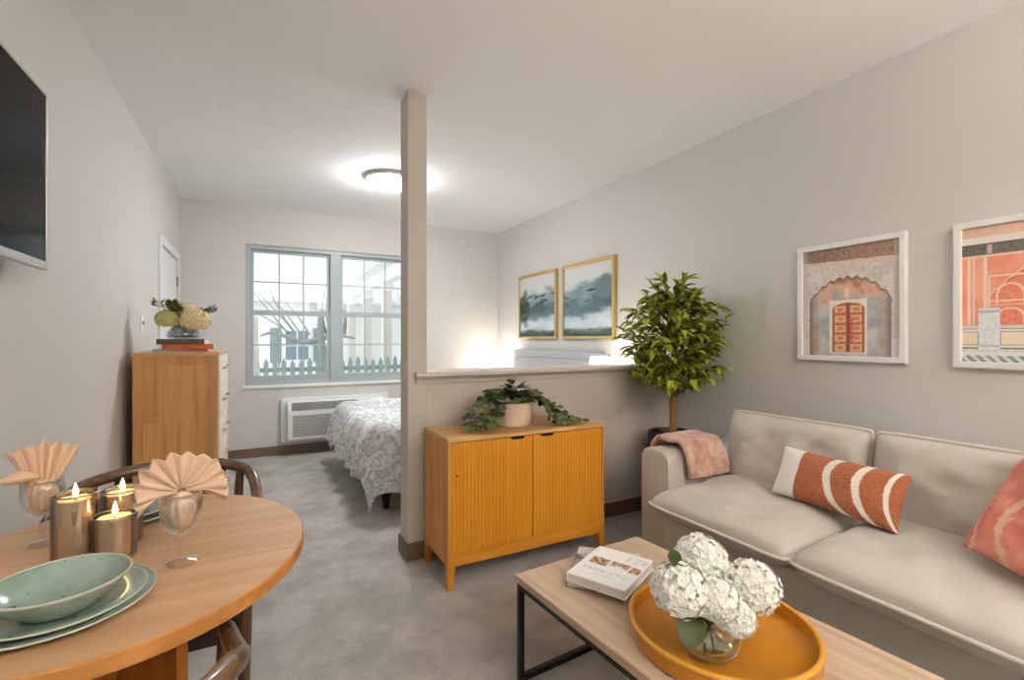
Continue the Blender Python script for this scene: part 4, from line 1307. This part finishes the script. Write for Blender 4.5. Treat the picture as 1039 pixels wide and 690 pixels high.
for i, (p, R, cA, cB, lab) in enumerate([((-.085, -.04, .115), .066, (216, 208, 148), (200, 196, 128), 'yellow-green bloom at the left of the dresser vase'),
                                    ((.070, -.05, .108), .088, (238, 226, 184), (228, 206, 160), 'large cream bloom drooping over the right of the dresser vase'),
                                    ((.020, .01, .155), .072, (236, 224, 190), (222, 206, 160), 'cream bloom standing at the top of the dresser vase')]):
    t = thing('flower', lab, 'flower', Vector(gv.location) + Vector((0, 0, .015)), 0, 'flowers in the dresser vase')
    P = Vector(p)
    obj('flower_head', bloom(BM(), R, 130, 90 + i, cA, cB, .019), PETAL, t, loc=P)
    bm = BM(); tube(bm, smooth_path([(P.x * -.3, P.y * -.3, .004), (P.x * .25, P.y * .3, .06), P - Vector((0, 0, R * .4))], 6), .003, 6)
    obj('stem', bm, STEMG, t, smooth=True)
rnd = random.Random(9)
for i, (p, n, L, lab) in enumerate([((-.065, -.06, .200), 110, .058, 'dark green leafy sprig at the left of the dresser vase'), ((.170, -.04, .170), 60, .046, 'grey-green leafy sprig leaning right in the dresser vase'), ((-.170, -.05, .215), 16, .042, 'thin sprig reaching left out of the dresser vase')]):
    t = thing('leafy_sprig', lab, 'foliage', Vector(gv.location) + Vector((0, 0, .015)), 0, 'greenery in the dresser vase')
    P = Vector(p)
    path = smooth_path([(P.x * -.2, 0, .004), (P.x * .12, 0, .075), P * .6 + Vector((0, 0, .055)), P], 8)
    bm = BM(); tube(bm, path, .0025, 6); obj('stem', bm, STEMG, t, smooth=True)
    bm = BM(); lay = bm.loops.layers.float_color.new('Col')
    for j in range(n):
        q = path[rnd.randint(9, 24)] + Vector((rnd.uniform(-1, 1), rnd.uniform(-1, .6), rnd.uniform(-1, 1))) * L * .35
        d = Vector((rnd.uniform(-1, 1), rnd.uniform(-1, .5), rnd.uniform(-.5, 1))) + P.normalized() * .6
        c = mixc((74, 80, 34), (142, 144, 78), rnd.random()) if i != 1 else mixc((104, 110, 92), (146, 146, 118), rnd.random())
        leaf(bm, q, d, (0, 0, 1), L * rnd.uniform(.8, 1.2), L * .45, lay, c, cup=.15)
    obj('foliage', bm, LEAFP, t)

# ------------------------------------------------------------------ dining table
DTT = wood('dining_top_wood', (204, 164, 124), (182, 140, 100), 'X', .35, .8)
DTE = wood('dining_edge_wood', (190, 132, 68), (164, 106, 48), 'X', .45)
DTP = wood('dining_pedestal_wood', (190, 118, 44), (160, 92, 26), 'Z', .45)
TCX, TCY, TR, TZ = -.312, 1.512, .418, .750
TRY = .480 / .418
dt = thing('dining_table', 'rounded wooden dining table with crossed panel pedestal at left wall', 'table', (TCX, TCY, 0))
bm = BM(); lathe(bm, [(0, TZ - .036), (TR - .004, TZ - .036), (TR, TZ - .032), (TR, TZ - .003), (TR - .003, TZ), (0, TZ)], seg=110)
for v in bm.verts: v.co.y *= TRY
for f in bm.faces:
    f.material_index = 1 if f.calc_center_median().z < TZ - .001 else 0
obj('table_top', bm, [DTT, DTE], dt, smooth=True, auto=30)
ang = math.atan2(-.795, .606)
for k, (l0, l1) in enumerate(((-.130, .250), (-.130, .235))):
    a_ = ang + k * PI / 2 * -1
    bm = boxes((l0, l1, -.013, .013, 0.0, TZ - .036))
    if k == 1:
        bm.free(); bm = boxes((l0, -.014, -.013, .013, 0, TZ - .036), (.014, l1, -.013, .013, 0, TZ - .036))
    obj('pedestal_panel', bm, DTP, dt, rot=(0, 0, a_), bevel=.0015)
obj('batten', boxes((-.27, -.012, -.06, -.018, TZ - .066, TZ - .036), (.012, .27, -.06, -.018, TZ - .066, TZ - .036)), DTT, dt, rot=(0, 0, ang + PI / 2))

# armchairs with a bent top rail
CHW = wood('chair_dark_wood', (112, 82, 58), (66, 44, 28), 'X', .22, 1.2, spec=.6)
CHP = wood('chair_post_wood', (98, 70, 48), (60, 40, 26), 'Z', .3, 1.2)
SEATB = plain('black_leather', (26, 24, 23), .45, var=.08, scale=40, bump=.15, bscale=300)
def dining_chair(loc, rz, label):
    c = thing('dining_chair', label, 'chair', loc, rz, 'dark wood armchairs at the round table')
    ctrl = [(.262, .215, .648), (.274, .12, .661), (.283, .03, .687), (.284, -.06, .729), (.268, -.15, .767), (.235, -.225, .785), (.13, -.305, .797), (0, -.330, .800)]
    ctrl += [(-x, y, z) for x, y, z in ctrl[-2::-1]]
    path = smooth_path(ctrl, 8)
    n = len(path)
    bm = BM(); tube(bm, path, [.0215 - .004 * abs(2 * i / (n - 1) - 1) if 1 < i < n - 2 else .014 for i in range(n)], 14)
    obj('top_rail', bm, CHW, c, smooth=True, label='bent top rail running into the arms')
    bm = BM(); prism(bm, [(-.235, -.20), (.235, -.20), (.255, .235), (-.255, .235)], 'Z', .435, .455)
    st = obj('seat', bm, SEATB, c, bevel=.03, seg=4, label='black padded seat')
    st.data.transform(Matrix.Translation((0, 0, -.435))); st.data.transform(Matrix.Diagonal((1, 1, 2.6, 1))); st.data.transform(Matrix.Translation((0, 0, .405)))
    obj('seat_frame', boxes((-.225, .225, .195, .222, .355, .407), (-.215, .215, -.195, -.170, .355, .407), (-.240, -.215, -.17, .195, .355, .407), (.215, .240, -.17, .195, .355, .407)), SEATB, c, bevel=.003)
    for sx in (-1, 1):
        bm = BM(); tube(bm, [(sx * .248, .225, .002), (sx * .252, .222, .30), (sx * .256, .215, .45), (sx * .262, .200, .645)], [.014, .019, .019, .015], 12)
        obj('leg', bm, CHP, c, smooth=True)
        bm = BM(); tube(bm, smooth_path([(sx * .205, -.270, .005), (sx * .205, -.200, .28), (sx * .208, -.195, .45), (sx * .225, -.232, .775)], 5), [.014 + .005 * math.sin(PI * k / 15) for k in range(16)], 12)
        obj('leg', bm, CHP, c, smooth=True)
    # two broad splats with a gap between
    for sx in (-1, 1):
        pts = [(sx * .05, -.200, .44), (sx * .055, -.245, .60), (sx * .075, -.318, .785)]
        bm = BM(); tube(bm, smooth_path(pts, 6), [.030 + .010 * k / 12 for k in range(13)], 10, flat=.28, up=(0, 1, 0))
        obj('back_splat', bm, CHP, c, smooth=True)
        pts = [(sx * .14, -.200, .44), (sx * .145, -.228, .60), (sx * .160, -.285, .780)]
        bm = BM(); tube(bm, smooth_path(pts, 6), .016, 10, flat=.5, up=(0, 1, 0))
        obj('back_spindle', bm, CHP, c, smooth=True)
    return c
dining_chair((-.300, 1.925, 0), PI, 'dark wood armchair between the round table and the dresser')
dining_chair((-.322, 1.014, 0), math.radians(3), 'dark wood armchair at the near side of the round table, mostly cropped')

# place settings
GLZ = plain('teal_glaze', (136, 156, 142), .28, var=.07, scale=14, coat=.3)
def speckle_mat():
    m, nt, b = base_mat('speckled_teal_glaze')
    tc = N(nt, 'ShaderNodeTexCoord')
    n1 = N(nt, 'ShaderNodeTexNoise'); n1.inputs['Scale'].default_value = 12; n1.inputs['Detail'].default_value = 3
    n2 = N(nt, 'ShaderNodeTexNoise'); n2.inputs['Scale'].default_value = 85; n2.inputs['Detail'].default_value = 1
    for n in (n1, n2): nt.links.new(tc.outputs['Object'], n.inputs['Vector'])
    rp = N(nt, 'ShaderNodeValToRGB'); e = rp.color_ramp.elements
    e[0].position = .35; e[0].color = col4((122, 146, 130)); e[1].position = .68; e[1].color = col4((152, 170, 160))
    nt.links.new(n1.outputs['Fac'], rp.inputs['Fac'])
    r2 = N(nt, 'ShaderNodeValToRGB'); e = r2.color_ramp.elements
    e[0].position = .71; e[0].color = (1, 1, 1, 1); e[1].position = .75; e[1].color = (.28, .26, .22, 1)
    nt.links.new(n2.outputs['Fac'], r2.inputs['Fac'])
    mx = N(nt, 'ShaderNodeMix', data_type='RGBA', blend_type='MULTIPLY'); mx.inputs['Factor'].default_value = 1
    nt.links.new(rp.outputs['Color'], mx.inputs['A']); nt.links.new(r2.outputs['Color'], mx.inputs['B'])
    nt.links.new(mx.outputs['Result'], b.inputs['Base Color'])
    b.inputs['Roughness'].default_value = .22; b.inputs['Coat Weight'].default_value = .3
    return m
SPK = speckle_mat()
RIMC = plain('pale_glaze_edge', (190, 192, 176), .4, var=.05)
def plate(loc, R, label, group='teal stoneware in the near place setting'):
    r = thing('plate', label, 'plate', loc, 0, group)
    bm = BM(); lathe(bm, [(0, 0), (R * .62, 0), (R * .68, .002), (R * .98, .0125), (R - .001, .0145), (R * .97, .0165), (R * .70, .0068), (R * .62, .005), (0, .005)], seg=72)
    obj('dish', bm, SPK, r, smooth=True)
    bm = BM(); tube(bm, [(R * .990 * math.cos(2 * PI * k / 72), R * .990 * math.sin(2 * PI * k / 72), .0150) for k in range(72)], .0021, 8, closed=True)
    obj('rim', bm, RIMC, r, smooth=True, label='pale unglazed rim')
    return r
def bowl(loc, R, Hh, label, group, tilt=(0, 0)):
    r = thing('bowl', label, 'bowl', loc, 0, group)
    r.rotation_euler = (tilt[0], tilt[1], 0)
    bm = BM(); lathe(bm, [(0, .004), (R * .48, .004), (R * .50, 0), (R * .54, 0), (R * .56, .004), (R * .80, Hh * .42), (R * .96, Hh * .88), (R, Hh), (R * .975, Hh), (R * .93, Hh * .88), (R * .76, Hh * .44), (R * .50, .011), (0, .009)], seg=72)
    obj('dish', bm, SPK, r, smooth=True)
    bm = BM(); tube(bm, [(R * .988 * math.cos(2 * PI * k / 72), R * .988 * math.sin(2 * PI * k / 72), Hh) for k in range(72)], .0021, 8, closed=True)
    obj('rim', bm, RIMC, r, smooth=True, label='pale unglazed rim')
G1 = 'teal stoneware in the near place setting'; G2 = 'teal stoneware in the far place setting'
plate((-.362, 1.268, TZ), .160, 'large teal plate lowest in the near place setting', G1)
plate((-.350, 1.245, TZ + .0145), .136, 'smaller teal plate under the speckled bowl', G1)
bowl((-.342, 1.215, TZ + .0270), .108, .052, 'speckled teal bowl on two plates at the near place setting', G1)
plate((-.352, 1.812, TZ), .122, 'large teal plate in the far place setting behind the candles', G2)
plate((-.352, 1.812, TZ + .0135), .104, 'smaller teal plate in the far place setting behind candles', G2)
bowl((-.352, 1.812, TZ + .0265), .086, .048, 'teal bowl at the far place setting, half hidden by napkin', G2)

# goblets and fan napkins
GG = thin_glass('goblet_glass', (253, 253, 253), .08)
NAP = plain('peach_cloth', (222, 192, 164), .85, var=.05, scale=30, bump=.15, bscale=500, sheen=.2)
def goblet(x, y, label):
    g = thing('goblet', label, 'glass', (x, y, TZ), 0, 'clear stemmed glasses holding napkins')
    bm = BM(); lathe(bm, [(.030, .0006), (.0345, .0010), (.0365, .0025), (.034, .0045), (.012, .009), (.0075, .014), (.0065, .030), (.0085, .042), (.0065, .054), (.0080, .066), (.010, .070), (0, .070)], seg=40)
    obj('stem', bm, GG, g, smooth=True)
    bm = BM(); lathe(bm, [(.010, .0695), (.026, .078), (.038, .096), (.0435, .120), (.0445, .145), (.0425, .170), (.0412, .170), (.0430, .145), (.0420, .120), (.0365, .097), (.024, .0805), (0, .074)], seg=44)
    obj('bowl', bm, GG, g, smooth=True)
    return g
def napkin(x, y, yaw, label, R, a0, a1, n, droop, seed, lean=0.0, zc=.171):
    """pleated fan standing in a goblet; fan plane faces local -Y"""
    t = thing('napkin', label, 'napkin', (x, y, TZ), yaw, 'peach fan napkins in the glasses')
    rnd = random.Random(seed)
    jit = [rnd.uniform(-1, 1) for _ in range(2 * n + 1)]
    def f(u, v):
        k = u * 2 * n
        a = math.radians(a0 + (a1 - a0) * u)
        i0 = int(min(2 * n - 1, math.floor(k))); fr = k - i0
        zig = (1 - 2 * fr) if i0 % 2 == 0 else (2 * fr - 1)
        zig = math.copysign(abs(zig) ** .8, zig)
        j = jit[i0] * (1 - fr) + jit[i0 + 1] * fr
        r = .010 + (R * (1 + .05 * j) + .0035 * zig) * v
        amp = .002 + .0115 * v * (1 + .6 * j)
        low = max(0, abs(a) - 1.35)
        X = r * math.sin(a); Z = r * math.cos(a)
        Y = zig * amp - .030 * (v ** 2) * (low > 0) - .012 * math.sin(v * PI) * .6 + lean * Z
        Z -= droop * v * v * max(0, abs(a) - .9)
        if abs(a) > PI / 2: Z = math.cos(a) * max(0, r - .050) * 1.9
        return Vector((X, Y, zc + Z))
    bm = BM(); grid_surface(bm, 2 * n * 4, 12, f)
    o = obj('fan', bm, NAP, t, smooth=True)
    md = o.modifiers.new('cloth', 'SOLIDIFY'); md.thickness = .0022; md.offset = 0
    # gathered body inside the bowl
    prof = [(.000, .083), (.020, .086), (.031, .100), (.0365, .122), (.0365, .140), (.031, .156), (.018, .168), (.0, .172)]
    bm = BM(); lathe(bm, prof, seg=60)
    for v in bm.verts:
        r = math.hypot(v.co.x, v.co.y)
        if r > 1e-4:
            a = math.atan2(v.co.y, v.co.x)
            s = 1 - .16 * abs(math.sin(a * 5 + v.co.z * 40 + seed)) - .05 * math.sin(a * 11)
            v.co.x *= s * .9; v.co.y *= s * .9
    o = obj('gathered_foot', bm, NAP, t, smooth=True)
    return t
g1 = (-.172, 1.392); g2 = (-.512, 1.690)
goblet(*g1, 'stemmed glass nearer the table edge, holding a wide napkin fan')
goblet(*g2, 'stemmed glass by the left wall, holding an upright napkin fan')
napkin(*g1, math.radians(14), 'peach napkin folded into a wide fan in the nearer glass', .084, -116, 114, 11, .012, 4)
n2 = napkin(*g2, math.radians(24), 'peach napkin fan with one drooping fold beside left wall', .150, -25, 29, 6, .0, 9, zc=.105)
# the drooping fold of the second napkin
bm = BM()
def fold(u, v):
    a = -1.05 - .35 * v
    r = .010 + .088 * u
    w_ = .030 * math.sin(PI * min(1, u * .92 + .04)) 
    return Vector((r * math.sin(a) + w_ * (v - .5) * .3, -.012 - .022 * math.sin(PI * v) * math.sin(PI * u), .180 + max(-.3, r * math.cos(a)) * .6 - .02 * u * u + w_ * (v - .5) * 1.4))
grid_surface(bm, 14, 14, fold)
o = obj('fold', bm, NAP, n2, smooth=True); md = o.modifiers.new('cloth', 'SOLIDIFY'); md.thickness = .003; md.offset = 0

# candles in smoky glass
SMOKE = thin_glass('smoked_mirror_glass', (246, 242, 238), .15, .05, (210, 204, 198))
WAX = plain('cream_wax', (242, 216, 184), .5, var=.04, scale=20, sub=.35)
FLAME = emit('flame', (255, 214, 140), 26.0)
def candle(x, y, Hg, Rg, Hc, lab_h, lab_c):
    h = thing('candle_holder', lab_h, 'candle holder', (x, y, TZ), 0, 'smoky glass candle holders')
    bm = BM(); lathe(bm, [(Rg - .006, .0006), (Rg - .003, .001), (Rg, .004), (Rg, Hg), (Rg - .0028, Hg), (Rg - .0028, .008), (0, .008)], seg=52)
    obj('glass', bm, SMOKE, h, smooth=True, auto=40)
    bm = BM(); tube(bm, [((Rg - .0014) * math.cos(2 * PI * k / 52), (Rg - .0014) * math.sin(2 * PI * k / 52), Hg) for k in range(52)], .0018, 6, closed=True)
    obj('rim', bm, NICKEL, h, smooth=True)
    c = thing('candle', lab_c, 'candle', (x, y, TZ + .0085), 0, 'lit cream candles')
    rc = Rg - .0075
    bm = BM(); lathe(bm, [(0, 0), (rc, 0), (rc, Hc - .003), (rc - .003, Hc), (rc * .7, Hc - .004), (0, Hc - .006)], seg=44)
    obj('wax', bm, WAX, c, smooth=True, auto=50)
    bm = BM(); tube(bm, [(0, 0, Hc - .008), (.001, 0, Hc + .004), (.0025, 0, Hc + .010)], .0012, 6); obj('wick', bm, BLACKM, c)
    bm = BM(); lathe(bm, [(0, .003), (.003, .006), (.0054, .013), (.0052, .019), (.0032, .027), (.0012, .034), (0, .038)], (.001, 0, Hc), 18)
    obj('flame', bm, FLAME, c, smooth=True)
candle(-.406, 1.536, .160, .0450, .140, 'tall smoky glass candle holder at left of the three', 'lit candle in the tall left holder')
candle(-.322, 1.500, .106, .0440, .092, 'short smoky glass candle holder in front of the three', 'lit candle in the short front holder')
candle(-.330, 1.610, .140, .0460, .122, 'middle-height smoky glass candle holder at the back of the three', 'lit candle in the back holder')

# ------------------------------------------------------------------ light, sky, camera
wd = bpy.data.worlds.new('overcast'); scene.world = wd; wd.use_nodes = True
bg = wd.node_tree.nodes['Background']
bg.inputs['Color'].default_value = (0.93, 0.97, 1.0, 1); bg.inputs['Strength'].default_value = 1.35

cam = bpy.data.cameras.new('camera'); co = bpy.data.objects.new('camera', cam); COL.objects.link(co)
cam.sensor_fit = 'HORIZONTAL'; cam.sensor_width = 36.0; cam.lens = 36.0 * 483.0 / 1039.0
cam.shift_y = -1.0 / 1039.0
cam.clip_start = 0.02; cam.clip_end = 200
co.location = (0, 0, 1.29)
co.rotation_euler = (PI / 2, 0, -math.atan(254.0 / 483.0))
scene.camera = co
vs = scene.view_settings
scene.display_settings.display_device = 'sRGB'
vs.view_transform = 'Standard'; vs.look = 'None'; vs.gamma = 1.0; vs.exposure = 0.85; vs.use_curve_mapping = False
cy = scene.cycles
cy.use_denoising = True
cy.max_bounces = 12; cy.diffuse_bounces = 6; cy.glossy_bounces = 6; cy.transmission_bounces = 12; cy.transparent_max_bounces = 24
cy.sample_clamp_indirect = 6.0
cy.caustics_reflective = False; cy.caustics_refractive = False
